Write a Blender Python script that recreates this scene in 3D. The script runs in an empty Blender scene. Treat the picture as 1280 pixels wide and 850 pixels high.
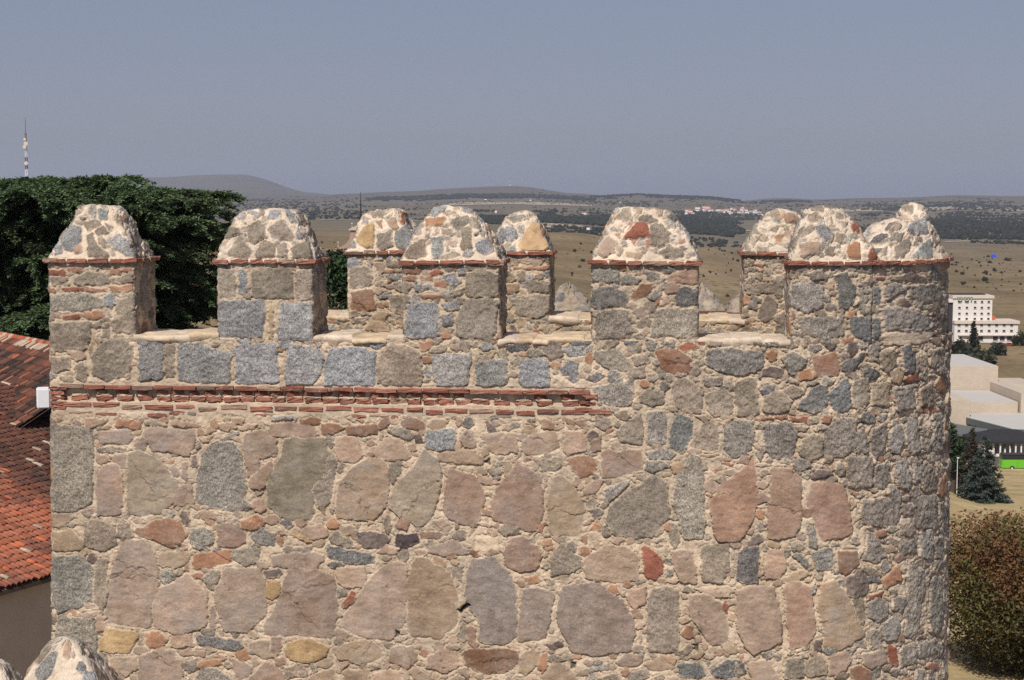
# A rubble-stone city-wall tower seen from the neighbouring wall walk, hazy plain behind
SUN_E, SKY_E, SKY, HAZE, EXPO = 3.9, 0.074, (1.0, 4.0, 2.0), 4.2e-5, 0.24
SKY_TINT, SKY_MIX, SKY_GREY = (1.0, .93, .98), .62, (2.68, 2.90, 3.85)
STONE_TEXT = """
FRONT
@0,400,.25
w:235,12 445,12 450,60 420,150 340,155 238,140
@40,400,.2705
w:372,-5 470,-28 490,0 490,40 450,62 378,50
w:345,100 420,88 462,130 455,215 430,255 350,275 285,250 283,170 310,125
g:492,80 605,88 603,265 495,280
w:615,115 660,120 655,250 615,265
g:680,105 770,112 910,160 912,295 680,280
g:945,120 1125,105 1128,200 1138,285 950,298
w:90,170 175,175 170,230 90,240
w:205,200 250,195 255,250 235,278 205,265
W:78,490 265,500 280,560 275,700 275,840 190,882 85,875
p:300,515 450,508 455,550 430,570 320,568
w:305,595 340,583 430,590 420,610 310,610
p:525,510 560,500 745,510 745,560 720,625 650,610 560,600 530,560
p:475,570 510,530 525,560 520,600 480,600
o:390,465 470,462 492,480 490,500 390,495
p:250,460 330,455 340,475 270,498 250,490
w:515,478 550,470 620,482 600,492 530,490
p:645,465 700,470 775,485 760,498 660,490
p:870,480 930,475 945,500 900,512 875,505
p:960,500 1000,480 1040,485 1020,500 965,512
p:985,530 1070,515 1125,560 1120,610 1080,635 990,650 975,600
u:445,615 500,612 545,620 590,655 640,720 670,760 645,840 590,890 510,895 440,885
p:320,680 400,665 412,720 410,895 300,895 302,760
p:360,630 430,615 432,680 400,670 370,645
g:850,560 930,570 960,600 985,750 985,820 1015,858 985,880 880,876 755,838 770,700 790,620
p:690,655 715,655 715,740 690,720
p:690,770 730,760 745,850 655,860 660,800
p:1010,740 1050,690 1105,655 1110,740 1060,780 1020,770
q:985,660 1050,650 1030,700 1000,730
@340,400,.2705
u:60,550 245,548 258,620 240,710 190,780 195,880 170,915 75,920 30,890 -20,850 -20,750 40,640
w:262,610 295,640 290,700 260,850 215,865 190,780 240,720
g:90,115 150,120 235,150 225,240 185,300 65,300 62,230
g:270,130 400,125 475,150 470,305 250,300 250,200
w:550,110 600,118 690,150 690,300 590,305 490,285 490,230 510,170
g:750,165 860,160 915,155 905,290 860,310 760,300 745,230
g:945,200 1085,180 1080,300 1000,310 945,300
g:1140,195 1230,180 1275,200 1278,310 1210,320 1155,310
o:675,100 735,100 735,130 700,140
h:1080,115 1183,100 1183,130 1110,150
w:960,150 1010,145 1000,165
p:-10,478 180,485 210,530 190,540 -10,538
b:235,480 300,480 335,495 270,530 235,525
b:350,490 480,483 482,530 350,530
g:0,445 100,443 105,465 0,465
b:130,455 220,458 215,480 140,480
w:540,505 610,500 655,540 630,555 560,530
d:655,540 690,530 700,560 670,560
g:715,510 830,500 848,520 835,590 770,600 715,590
p:870,540 900,510 940,560 935,590 890,580
p:970,530 1130,525 1130,610 1020,610
p:770,615 900,600 985,640 960,665 840,665 770,650
p:300,545 380,545 420,620 390,650 310,650 295,600
p:455,600 530,555 590,555 640,635 560,650 490,630
t:380,680 440,640 510,645 540,700 525,850 500,890 470,920 300,912 300,840 310,760
w:545,670 600,660 590,700 555,755 545,720
u:700,595 770,650 780,720 758,850 740,890 700,940 680,950 600,910 540,860 560,780 650,680
q:820,690 930,720 980,790 970,880 950,960 880,940 800,900 800,800
p:955,715 1010,735 1010,760 960,745
w:1000,685 1050,680 1055,710 1020,718
q:1130,660 1183,690 1240,730 1248,800 1248,890 1220,960 1180,970 1110,940 1020,920 1015,830 1090,720
p:630,580 665,570 670,600 640,605
k:985,650 1005,640 1005,662
@640,400,.2705
w:385,145 470,140 520,170 555,215 520,235 440,220 380,180
w:560,170 620,160 625,195 580,205
b:665,140 750,138 828,180 815,240 740,248 690,215
w:540,125 590,110 595,140 550,150
g:690,105 745,100 745,130 700,125
g:905,145 1000,130 1160,150 1155,220 1060,250 990,240 905,210
g:225,225 270,190 305,210 300,250 240,250
g:370,310 450,300 555,275 555,350 540,395 440,385 390,350
w:595,350 640,320 700,340 695,380 650,395 600,375
w:745,290 800,275 885,325 865,425 790,415 750,390
w:905,340 950,325 1015,345 1010,425 940,440 905,410
w:1030,300 1065,270 1120,265 1125,330 1140,430 1045,440 1035,350
g:890,270 960,265 960,305 900,300
w:490,510 590,430 600,500 598,575 500,560
g:630,425 710,420 710,570 625,570
h:755,445 825,450 825,540 790,610 735,590 735,500
w:840,530 900,475 945,490 950,600 840,590
g:985,500 1030,470 1110,470 1115,560 1080,620 1020,630 985,590
w:385,460 440,455 455,490 430,505 390,490
q:415,610 590,600 595,690 480,725 420,720
p:55,560 110,520 195,520 215,590 150,610 80,625 50,600
p:245,520 320,515 340,560 335,605 260,615 240,600
p:370,560 410,530 405,600 375,605
b:255,640 330,632 395,640 375,700 320,720 280,690
w:140,640 215,635 230,665 200,695 140,680
g:620,610 690,600 755,620 730,640 640,640
g:620,650 700,650 720,680 650,705 615,690
p:345,760 410,730 415,760 380,800 335,800
t:190,740 230,725 280,760 310,830 335,880 335,920 300,1000 180,990 165,850
g:430,780 540,740 510,790 440,850 430,830
w:500,830 640,720 715,760 722,880 718,920 640,998 560,1000 470,985 440,925 452,870
W:830,620 870,640 885,760 880,850 890,940 880,1005 790,1008 768,910 750,850 760,740
q:1115,645 1130,750 1125,850 1110,925 1050,1015 950,1018 930,940 920,850 960,770 1040,710
r:880,620 950,620 950,630 885,632
r:970,660 1020,660 1010,675
r:920,690 965,688 940,700
@920,400,.2705
g:300,-10 495,-10 490,70 380,85 310,60
h:530,-10 660,-10 660,70 620,95 555,70 530,40
g:680,-10 905,-10 900,40 780,45 690,30
g:210,175 260,150 325,180 320,210 260,255 240,230
d:130,225 170,215 215,235 205,260 130,258
o:290,245 345,225 360,275 300,270
b:360,170 450,150 475,190 470,250 370,260
h:495,200 580,150 590,160 530,245 495,235
w:670,160 720,130 730,200 700,235 675,220
h:765,130 800,115 820,180 815,240 770,230
w:835,180 870,165 880,235 840,235
w:890,150 930,130 940,210 895,215
w:130,350 200,330 260,370 240,420 180,430 130,420
h:290,380 380,305 415,310 420,390 370,430 290,405
h:430,345 500,280 520,290 525,390 500,425 455,415
w:540,280 605,275 608,370 590,400 540,400
w:635,295 710,290 700,395 625,395
g:735,315 810,305 815,400 750,420 735,380
w:850,330 905,285 905,390 850,390
r:90,450 170,448 170,462 95,462
r:190,445 235,442 235,458 195,458
r:255,450 330,445 330,470 265,468
r:850,405 880,405 882,425 852,425
r:890,400 915,402 915,425 890,425
g:135,485 250,478 275,520 270,600 245,645 160,635 135,580
w:305,560 360,530 400,545 400,620 330,650 300,620
g:420,510 480,460 550,455 548,580 500,630 415,630 415,560
g:555,530 590,500 610,560 605,610 560,610
g:630,510 690,475 695,540 680,615 655,630 630,600
g:715,510 760,480 775,560 750,610 715,600
g:790,470 840,445 850,600 800,612 785,560
g:905,440 945,440 948,600 910,600
w:860,530 885,520 885,600 860,590
g:518,640 620,635 625,770 530,775 515,720
g:645,680 700,665 710,740 680,775 645,770
g:735,660 790,640 805,740 790,785 750,770 735,710
g:825,670 860,650 860,730 825,750
g:870,665 920,690 928,780 870,790 860,740
q:165,690 250,690 300,740 298,830 303,920 278,990 200,1015 150,1000 152,850
q:350,760 430,750 500,780 512,830 525,920 540,985 480,1003 395,1022 360,900 335,820
g:590,830 700,828 755,865 745,925 690,955 600,935 580,885
g:820,825 915,815 925,955 830,955
g:930,845 975,855 980,915 950,955
@40,620,.2705
p:85,80 170,85 185,105 150,140 90,145
t:90,175 180,160 240,215 225,245 100,255
w:240,130 300,110 385,160 390,220 330,250 250,230
w:395,130 450,125 465,180 425,205 400,180
b:470,160 620,100 690,130 718,185 650,235 540,195
W:740,150 830,150 835,210 770,243 735,215
q:870,125 955,130 985,180 980,220 900,235 862,220
g:1020,180 1070,150 1130,190 1110,230 1040,215
p:770,80 830,65 855,85 840,102 790,100
o:755,270 915,250 920,305 760,340 750,310
t:595,260 725,255 720,300 670,330 590,320
W:595,355 655,340 655,380 615,405 598,385
w:790,380 830,345 870,350 850,400 820,420
p:420,205 520,205 575,290 578,400 550,500 545,605 400,590 355,590 345,470 375,320
W:95,290 150,280 240,285 275,340 280,480 200,515 115,540 95,450
w:290,300 345,290 345,450 330,550 290,470
p:640,410 720,360 800,440 800,600 680,635 570,600 565,500 590,420
p:870,400 900,335 1060,340 1075,420 1075,540 1000,625 890,625 860,520 845,460
w:935,245 1050,245 1040,300 990,318 930,280
p:1110,275 1235,262 1340,270 1345,300 1300,345 1220,335 1110,320
d:1080,345 1140,335 1150,360 1120,375 1085,368
y:1090,390 1140,390 1140,450 1110,475 1085,460
y:350,615 480,630 485,660 440,720 320,715 315,680
o:520,630 590,625 625,660 590,700 530,695
p:650,645 735,640 740,690 690,702 640,695
h:765,645 965,665 968,705 930,712 780,690
t:1005,680 1090,665 1150,680 1130,740 1080,745 1005,725
W:120,560 200,565 290,575 292,690 295,760 280,850 130,850 115,700
p:500,740 600,705 640,720 690,800 695,880 490,880
t:370,750 480,740 490,790 430,830 360,810
w:300,740 345,730 345,790 300,790
p:675,715 800,715 790,740 700,740
o:770,770 870,755 875,780 780,800
w:690,770 760,755 760,800 720,820
p:920,755 1020,780 1000,830 950,845
p:1080,765 1140,800 1180,850 1180,900 1000,900 1000,850
W:790,805 850,800 930,850 930,900 750,900 750,850
p:820,520 845,510 845,615 820,615
@340,620,.2705
p:70,345 200,345 280,380 305,500 275,655 140,640 -30,637 -40,600 10,530 50,440
h:260,240 320,235 470,275 470,300 420,315 330,305 260,280
d:390,165 480,170 545,195 510,235 450,240 400,215
D:575,175 665,175 675,215 600,240 570,215
p:300,335 430,325 430,410 350,425 310,400
p:590,305 620,320 620,560 580,620 550,660 430,655 305,600 350,530 450,390 500,330
t:665,285 730,295 790,340 830,380 850,450 855,580 770,655 650,640 625,580 635,400 645,320
n:930,295 1030,290 1085,350 1120,430 1135,640 1060,690 960,670 955,580 890,450 900,350
p:725,235 850,205 905,270 800,272 730,260
b:690,165 785,165 770,195 690,195
w:270,190 300,170 365,205 365,235 270,215
w:55,240 180,230 170,260 70,262
y:95,160 150,190 190,215 150,210 110,190
q:1073,260 1100,205 1160,190 1230,232 1240,290 1212,332 1150,348 1085,320
l:945,190 1040,190 1040,250 945,250
y:70,680 180,665 255,700 245,740 180,770 90,750 65,720
t:285,700 380,672 470,680 512,720 500,750 400,772 310,750
p:545,700 650,690 670,760 620,795 550,760
p:720,740 790,705 850,730 860,780 800,820 720,790
b:880,720 960,710 1130,710 1140,760 1080,810 980,815 900,780
p:1150,735 1210,708 1215,770 1180,798 1140,810
w:65,800 110,785 160,810 155,835 65,840
t:180,830 280,800 295,900 190,900
p:330,810 440,800 440,900 360,880
p:480,815 590,810 610,900 440,900
r:330,490 370,440 400,440 370,490 335,515
w:835,340 880,335 870,390 840,370
w:850,650 880,590 900,620 890,670
k:575,620 600,640 580,645
k:860,525 910,500 915,508 875,535
b:-10,650 40,650 35,700 -10,730
@640,620,.2705
p:50,440 100,425 180,435 190,470 155,650 30,670 40,550
n:235,415 400,410 460,440 540,540 565,600 545,715 390,730 290,720 240,640 215,560 220,460
w:650,430 710,415 765,450 765,580 770,715 690,720 630,715 625,580 635,480
p:820,455 900,455 965,490 990,580 1000,665 930,690 850,590 815,520
p:340,290 430,235 520,235 580,280 585,390 470,395 350,380 335,320
r:600,240 640,230 690,290 700,340 660,380 620,370
w:190,260 230,225 310,280 310,330 260,350 180,370
p:735,260 820,250 850,340 845,400 780,400 750,330
w:875,235 995,225 1000,340 960,400 885,390
h:1050,290 1085,230 1145,235 1130,390 1085,405 1035,380
p:840,425 990,415 1000,465 920,455
p:540,440 620,425 615,500 560,515 540,490
o:445,425 490,410 500,445 470,450
p:1035,430 1135,420 1205,430 1230,520 1245,670 1125,730 1075,690 1045,600
o:60,380 110,365 135,390 90,400
t:615,780 690,740 755,750 740,800 650,805
p:475,770 530,730 600,735 600,770 540,790
h:770,780 860,770 895,830 860,845 780,835
h:920,800 1000,760 1060,765 1080,815 990,845 940,835
p:1090,780 1183,770 1190,850 1180,890 1120,880
t:145,830 190,775 240,790 300,850 320,890 140,890
t:30,810 80,730 120,720 120,770 70,825
d:150,685 230,675 230,695 180,712
g:340,800 440,775 445,800 370,810
w:395,840 470,825 500,880 400,880
o:355,160 400,90 405,160
o:140,205 175,205 175,225 150,232
k:830,690 855,690 850,718
k:278,775 294,775 292,795 280,795
@920,620,.2705
p:150,255 220,255 228,330 200,385 140,380 135,310
g:345,260 440,245 450,330 430,340 380,340
b:470,255 555,250 560,310 510,360 475,340
g:260,280 290,265 340,310 330,330
t:215,380 300,345 345,360 280,390 215,400
p:225,410 290,395 340,420 360,530 365,620 330,690 250,705 235,560
t:400,410 450,390 490,430 540,530 595,640 560,660 470,705 410,690 405,600 385,510
d:515,380 570,350 605,390 600,450 550,478 510,440
w:530,480 590,470 595,595 560,560
g:610,165 650,190 690,280 650,300 590,290
g:750,225 820,205 830,255 780,272
g:850,170 905,160 900,285 850,275
g:920,200 960,190 955,280 925,285
o:670,385 740,330 755,350 755,390 690,430
r:610,455 670,440 670,465 620,480
W:795,305 870,350 865,460 830,620 800,655 780,640 790,500
W:905,380 950,375 945,560 920,630 890,620
g:615,500 660,475 700,495 690,550 650,580 615,550
g:725,475 770,465 780,500 755,535 725,520
g:680,590 740,560 755,620 740,665 690,665
g:330,140 365,150 375,235 335,230
p:590,735 680,700 690,760 630,800 590,770
r:700,690 740,700 740,770 715,780
g:760,710 830,680 830,760 750,795
g:850,690 920,660 920,720 850,750
g:930,690 985,650 980,740 940,745
p:440,740 500,715 525,755 500,810 435,830
w:330,770 370,745 420,790 415,825 325,830
w:235,760 300,750 320,790 310,835 220,835
p:65,775 150,765 200,840 190,880 90,880
w:0,770 40,820 0,845
g:833,810 865,805 865,870 830,870
g:890,810 910,800 910,870 885,870
r:645,165 690,160 690,180 650,185
d:365,670 395,660 395,710 365,710
g:965,460 1000,440 1005,540 970,560
@0,200,.25
r:235,545 320,545 325,572 240,575
r:345,540 410,540 405,560 350,560
r:555,548 595,550 590,570 555,570
r:612,540 655,540 655,556 612,556
w:380,590 450,560 540,570 540,615 420,625 375,615
w:585,590 655,560 660,610 590,615
r:315,640 420,635 420,652 315,655
r:445,638 525,635 525,655 450,652
o:550,630 655,620 655,655 560,655
w:260,590 320,585 330,610 265,620
W:245,675 400,670 515,690 515,735 420,750 245,750
g:520,680 560,665 575,700 560,740 520,720
w:590,700 655,690 665,720 660,760 580,780
r:315,780 395,770 395,795 330,795
o:430,770 510,755 515,785 440,800
@240,220,.25
w:135,465 210,465 215,600 135,605
g:235,475 270,470 275,570 235,590
w:305,470 495,465 498,610 305,605
w:520,480 600,465 600,612 520,610
g:137,628 355,622 360,690 340,800 140,800
t:385,645 405,645 405,810 380,805
g:440,640 602,632 600,815 435,815
@480,220,.25
r:90,500 150,495 150,515 95,520
r:180,500 240,497 235,518 180,515
r:255,530 305,528 305,550 260,548
r:190,592 280,595 280,612 190,610
b:95,460 175,460 175,485 95,482
g:300,500 350,490 385,530 340,550 310,530
g:150,545 220,540 230,570 170,575
w:335,575 395,560 390,590 345,600
w:415,490 480,470 572,490 578,580 540,600 415,600
g:130,640 260,635 275,680 270,800 110,805 115,700
w:420,620 550,615 560,780 510,812 370,800 365,700
g:290,700 340,680 340,740 295,745
g:290,640 370,620 375,660 320,670
w:100,530 145,540 120,585 98,570
@700,220,.25
g:160,500 190,470 285,475 285,530 165,530
g:300,510 350,492 400,515 380,540 310,535
g:430,490 460,475 500,490 490,515 440,515
q:540,500 600,475 685,470 685,545 560,535
g:165,570 260,555 330,590 330,650 170,660
b:355,600 400,550 470,535 450,580 370,620
g:440,600 480,575 505,590 480,620 445,610
h:585,570 620,560 680,575 680,645 585,645
g:180,690 340,665 355,790 280,815 185,810
p:365,670 420,655 430,690 390,710
w:385,730 430,700 465,730 440,760 390,755
W:470,690 520,665 680,670 685,800 460,800
p:500,650 535,595 545,630
g:400,790 430,785 430,820
@900,220,.2969
g:295,470 350,452 435,465 430,540 370,575 310,545
h:480,425 530,405 575,480 540,555 495,550 500,480
g:375,410 430,395 450,430 390,445
h:640,470 670,470 670,535 645,530
g:690,470 740,450 780,475 705,525
g:800,465 890,455 930,470 920,520 860,530 805,510
g:680,560 760,550 890,600 870,640 700,645
d:740,420 800,410 870,430 850,442 745,440
r:575,425 685,420 685,435
l:690,660 890,650 880,700 700,715
CAPF
@0,200,.25
g:300,385 350,335 405,335 400,400 370,445 325,450
g:275,430 300,415 305,465 275,470
w:430,310 480,295 505,325 440,345
w:480,350 520,335 545,360 500,372
w:440,380 465,360 475,410 540,470 530,485 440,480
g:540,400 600,375 665,425 668,480 630,470 560,430
w:575,300 620,305 652,330 652,365 620,360
o:375,440 400,430 405,455 375,468
d:405,290 425,290 415,305
g:450,230 475,225 475,270 450,265
g:495,255 530,250 535,290 500,290
g:570,225 605,235 610,260 580,255
d:530,315 560,330 555,350
@240,220,.25
w:175,390 240,305 290,365 265,410
w:315,390 350,325 405,335 410,400 325,405
w:430,350 472,345 472,400 430,405
w:500,360 580,325 590,405 510,410
w:380,265 450,220 510,290 490,318 415,320
w:280,250 330,230 368,240 350,300 310,330 285,310
w:165,300 190,265 240,265 230,290 180,310
t:190,240 215,215 225,245 200,248
g:385,220 400,175 435,180 435,215
g:465,180 490,170 510,215 490,230
d:240,225 270,228 268,234
w:355,210 375,205 375,235 355,235
w:350,290 370,300 365,310
p:157,330 180,325 165,360
@480,220,.25
g:240,310 295,310 290,370 270,415 245,415
w:115,375 150,330 210,320 210,395 150,415 110,400
w:290,400 340,375 375,400 300,415
o:215,215 300,210 290,250 215,250
w:340,215 410,205 410,235 370,265 335,240
w:420,215 470,210 500,245 430,260
g:240,185 265,155 310,150 290,180 250,195
w:300,190 330,172 325,200
w:290,270 335,265 340,300 290,295
p:330,330 365,325 360,350 325,345
w:390,310 430,310 435,360 390,370
g:465,340 520,310 555,370 520,385 470,375
k:460,290 495,268 495,276 465,296
w:480,285 510,275 500,300
g:390,150 440,170 430,185 400,175
@700,220,.25
r:320,300 385,235 425,240 445,300 400,308 335,310
p:190,380 235,310 280,330 270,380 215,400
w:455,250 510,245 555,290 540,320 490,355 455,340
w:500,385 540,345 605,370 605,400 560,410
w:400,205 440,190 490,215 470,235 410,225
w:290,200 345,160 358,215 330,225
r:270,295 295,290 290,310
r:355,320 380,318 375,340
r:428,325 445,320 445,350 430,352
r:325,240 350,228 355,255
t:335,380 400,375 395,405 345,405
g:525,225 560,225 570,250 535,250
w:450,370 480,360 485,385
@900,220,.2969
g:400,215 440,205 480,245 465,275 430,265
p:345,285 410,275 415,330 345,330
o:540,290 580,280 590,340 545,340
w:365,170 400,160 430,175 380,195
w:345,230 380,210 390,225 355,255
w:490,240 520,250 520,280 490,270
w:500,190 530,190 530,215
r:555,200 580,190 590,230 560,235
r:630,310 665,295 655,350 630,350
w:730,340 735,300 790,265 800,290 770,340
g:800,340 880,260 890,340
w:710,245 770,240 760,275 715,270
g:780,220 850,180 875,235 830,245
w:675,320 700,300 700,345
d:595,265 630,265 630,290
w:440,300 480,300 470,335 445,330
REAR
@240,220,.25
w:790,470 850,450 895,475 895,550 795,555
b:795,580 900,570 910,660 870,675 800,670
p:915,440 950,435 960,470 935,490
r:975,470 1005,470 1005,482 975,482
d:970,545 1005,545 1005,558 972,558
g:935,600 985,575 975,610 945,615
w:985,600 1060,590 1065,655 990,660
b:970,660 1010,665 1010,680
o:1020,685 1065,685 1065,705
t:870,770 900,725 960,740 980,780
w:750,780 780,735 815,770 800,782
w:980,725 1015,720 1015,750
@480,220,.25
r:670,432 725,430 720,440
r:650,458 720,456 720,470 652,468
r:728,455 828,452 828,468 730,468
w:715,530 820,525 822,580 715,578
w:650,680 700,605 828,600 830,670 770,710 680,695
t:615,540 670,540 680,580 620,585
w:810,745 850,740 840,765
w:945,755 1040,755 1040,775 950,775
@700,220,.25
w:885,790 930,755 965,765 975,800 890,805
r:950,735 1040,740 950,748
@900,220,.2969
w:110,460 220,452 230,490 120,500
w:215,415 265,430 260,510 235,500
w:160,580 200,510 240,530 230,600 180,605
w:70,660 110,635 148,650 145,675
w:235,590 280,570 300,620 290,665 240,655
w:130,420 180,410 175,440
r:230,395 260,400 250,410
r:140,372 180,372 170,385
CAPR
@240,220,.25
y:825,330 870,250 905,250 905,350 870,360
w:925,300 990,275 1000,340 960,365 925,350
g:1020,280 1070,250 1110,290 1120,340 1080,370 1020,345
p:985,225 1015,215 1030,250 1000,265
r:1045,190 1090,190 1095,230 1050,235
g:965,205 1000,190 985,225
b:920,230 950,225 950,260
@480,220,.25
Y:675,345 735,235 780,255 820,350 790,385 680,365
g:615,270 640,250 660,300 630,330 610,310
g:630,210 700,195 725,220 650,230
g:670,255 700,250 695,285 675,280
g:550,330 600,260 605,310 570,360
g:605,370 655,335 650,385 605,388
@900,220,.2969
o:230,255 260,248 260,280 235,285
o:265,240 290,235 290,260
d:295,250 340,205 335,230 305,265
w:160,300 200,295 200,320 160,322
w:250,290 290,270 280,300
q:270,165 300,158 330,180 320,200 280,190
w:205,225 240,210 235,235
"""
import bpy, bmesh, math, random
import numpy as np
from mathutils import Vector

rng = np.random.default_rng(7)
random.seed(7)
SC = bpy.context.scene
COL = SC.collection
R = math.radians

# ------------------------------------------------------------------ camera
F = 2000.0
PITCH = math.atan(175.0 / F)
cF = np.array([0, math.cos(PITCH), -math.sin(PITCH)])
cU = np.array([0, math.sin(PITCH), math.cos(PITCH)])
def project(P):
    P = np.asarray(P, float)
    d = P @ cF
    return np.stack([640 + F * P[..., 0] / d, 425 - F * (P @ cU) / d], -1)
def at(px, py, Y):
    """the point seen at photo pixel (px, py), Y metres ahead of the camera"""
    d = np.array([(px - 640) / F, 0, 0]) + cU * (425 - py) / F + cF
    return d * (Y / d[1])

cam = bpy.data.cameras.new('camera')
cam.sensor_width = 36.0
cam.lens = 36.0 * F / 1280
cam.clip_start = 0.5
cam.clip_end = 90000
co = bpy.data.objects.new('camera', cam)
co.rotation_euler = (math.pi / 2 - PITCH, 0, 0)
COL.objects.link(co)
SC.camera = co

# ------------------------------------------------------------------ helpers
def tag(o, label=None, cat=None, group=None, kind=None):
    if label: o['label'] = label
    if cat: o['category'] = cat
    if group: o['group'] = group
    if kind: o['kind'] = kind
    return o
def empty(name, loc=(0, 0, 0), rz=0):
    o = bpy.data.objects.new(name, None)
    o.location = loc
    o.rotation_euler = (0, 0, rz)
    o.empty_display_size = .3
    COL.objects.link(o)
    return o
def link(name, me, parent=None, mat=None):
    if mat: me.materials.append(mat)
    o = bpy.data.objects.new(name, me)
    COL.objects.link(o)
    if parent: o.parent = parent
    return o
def srgb(c):
    c = np.asarray(c, float) / 255
    return np.where(c <= .04045, c / 12.92, ((c + .055) / 1.055) ** 2.4)

def mesh_np(name, V, faces, col=None, smooth=True, extra=None):
    """V (n,3), faces: list of int arrays (m,k)"""
    me = bpy.data.meshes.new(name)
    V = np.ascontiguousarray(V, np.float32)
    me.vertices.add(len(V))
    me.vertices.foreach_set('co', V.ravel())
    if isinstance(faces, np.ndarray): faces = [faces]
    faces = [np.asarray(f, np.int32) for f in faces if len(f)]
    idx = np.concatenate([f.ravel() for f in faces])
    cnt = np.concatenate([np.full(len(f), f.shape[1], np.int32) for f in faces])
    st = np.concatenate([[0], np.cumsum(cnt)[:-1]]).astype(np.int32)
    me.loops.add(len(idx)); me.loops.foreach_set('vertex_index', idx)
    me.polygons.add(len(cnt)); me.polygons.foreach_set('loop_start', st)
    me.polygons.foreach_set('loop_total', cnt)
    me.polygons.foreach_set('use_smooth', np.full(len(cnt), smooth, bool))
    if col is not None:
        a = me.attributes.new('Col', 'FLOAT_COLOR', 'POINT')
        c = np.ones((len(V), 4), np.float32); c[:, :3] = col
        a.data.foreach_set('color', c.ravel())
    for k, v in (extra or {}).items():
        a = me.attributes.new(k, 'FLOAT', 'POINT')
        a.data.foreach_set('value', np.ascontiguousarray(v, np.float32).ravel())
    me.update(calc_edges=True)
    return me

def grid_faces(ny, nx, wrap=False):
    i = np.arange(ny - 1)[:, None]; j = np.arange(nx if wrap else nx - 1)[None, :]
    j2 = (j + 1) % nx
    return np.stack([i * nx + j, i * nx + j2, (i + 1) * nx + j2, (i + 1) * nx + j], -1).reshape(-1, 4)

# value noise
def _hash(ix, iy, iz, seed):
    h = (ix * 374761393 + iy * 668265263 + iz * 2147483647 + seed * 974634777) & 0xFFFFFFFF
    h = ((h ^ (h >> 13)) * 1274126177) & 0xFFFFFFFF
    h = ((h ^ (h >> 16)) * 2246822519) & 0xFFFFFFFF
    return ((h ^ (h >> 15)) & 0xFFFFFF) / float(0xFFFFFF)
def vnoise(P, s, seed=0):
    Q = np.asarray(P, float) * s + 1000.0
    i = np.floor(Q).astype(np.int64); f = Q - i
    f = f * f * (3 - 2 * f)
    out = 0
    for dx in (0, 1):
        wx = f[..., 0] if dx else 1 - f[..., 0]
        for dy in (0, 1):
            wy = f[..., 1] if dy else 1 - f[..., 1]
            for dz in (0, 1):
                wz = f[..., 2] if dz else 1 - f[..., 2]
                out = out + wx * wy * wz * _hash(i[..., 0] + dx, i[..., 1] + dy, i[..., 2] + dz, seed)
    return out * 2 - 1
def fbm(P, s, octs=3, seed=0, gain=.5):
    a, t = 1.0, 0
    for k in range(octs):
        t = t + a * vnoise(P, s * 2 ** k, seed + k)
        a *= gain
    return t

def rot2(a):
    c, s = math.cos(a), math.sin(a)
    return np.array([[c, -s], [s, c]])

# ------------------------------------------------------------------ materials
def new_mat(name):
    m = bpy.data.materials.new(name); m.use_nodes = True
    nt = m.node_tree; b = nt.nodes['Principled BSDF']
    b.inputs['Roughness'].default_value = .9
    b.inputs['Specular IOR Level'].default_value = .25
    return m, nt, b
def nd(nt, t, **kw):
    n = nt.nodes.new(t)
    for k, v in kw.items():
        if k in n.inputs: n.inputs[k].default_value = v
        else: setattr(n, k, v)
    return n
def mathn(nt, op, a, b=None):
    n = nt.nodes.new('ShaderNodeMath'); n.operation = op
    for i, v in enumerate((a, b)):
        if v is None: continue
        if isinstance(v, (int, float)): n.inputs[i].default_value = v
        else: nt.links.new(v, n.inputs[i])
    return n.outputs[0]
def mixc(nt, fac, a, b, mode='MIX'):
    n = nt.nodes.new('ShaderNodeMix'); n.data_type = 'RGBA'; n.blend_type = mode
    for sock, v in ((n.inputs[0], fac), (n.inputs[6], a), (n.inputs[7], b)):
        if isinstance(v, (int, float)): sock.default_value = v
        elif isinstance(v, (tuple, list, np.ndarray)): sock.default_value = (*[float(x) for x in v[:3]], 1)
        else: nt.links.new(v, sock)
    return n.outputs[2]
def noise(nt, scale, detail=3, rough=.55, vec=None):
    n = nd(nt, 'ShaderNodeTexNoise', Scale=scale, Detail=detail, Roughness=rough)
    if vec is not None: nt.links.new(vec, n.inputs['Vector'])
    return n.outputs['Fac']
def ramp(nt, fac, stops):
    n = nt.nodes.new('ShaderNodeValToRGB')
    e = n.color_ramp.elements
    while len(e) < len(stops): e.new(.5)
    for x, (p, c) in zip(e, stops):
        x.position = p; x.color = (*[float(v) for v in c[:3]], 1) if hasattr(c, '__len__') else (c, c, c, 1)
    nt.links.new(fac, n.inputs[0])
    return n.outputs[0]
def objvec(nt):
    return nt.nodes.new('ShaderNodeTexCoord').outputs['Object']

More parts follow.
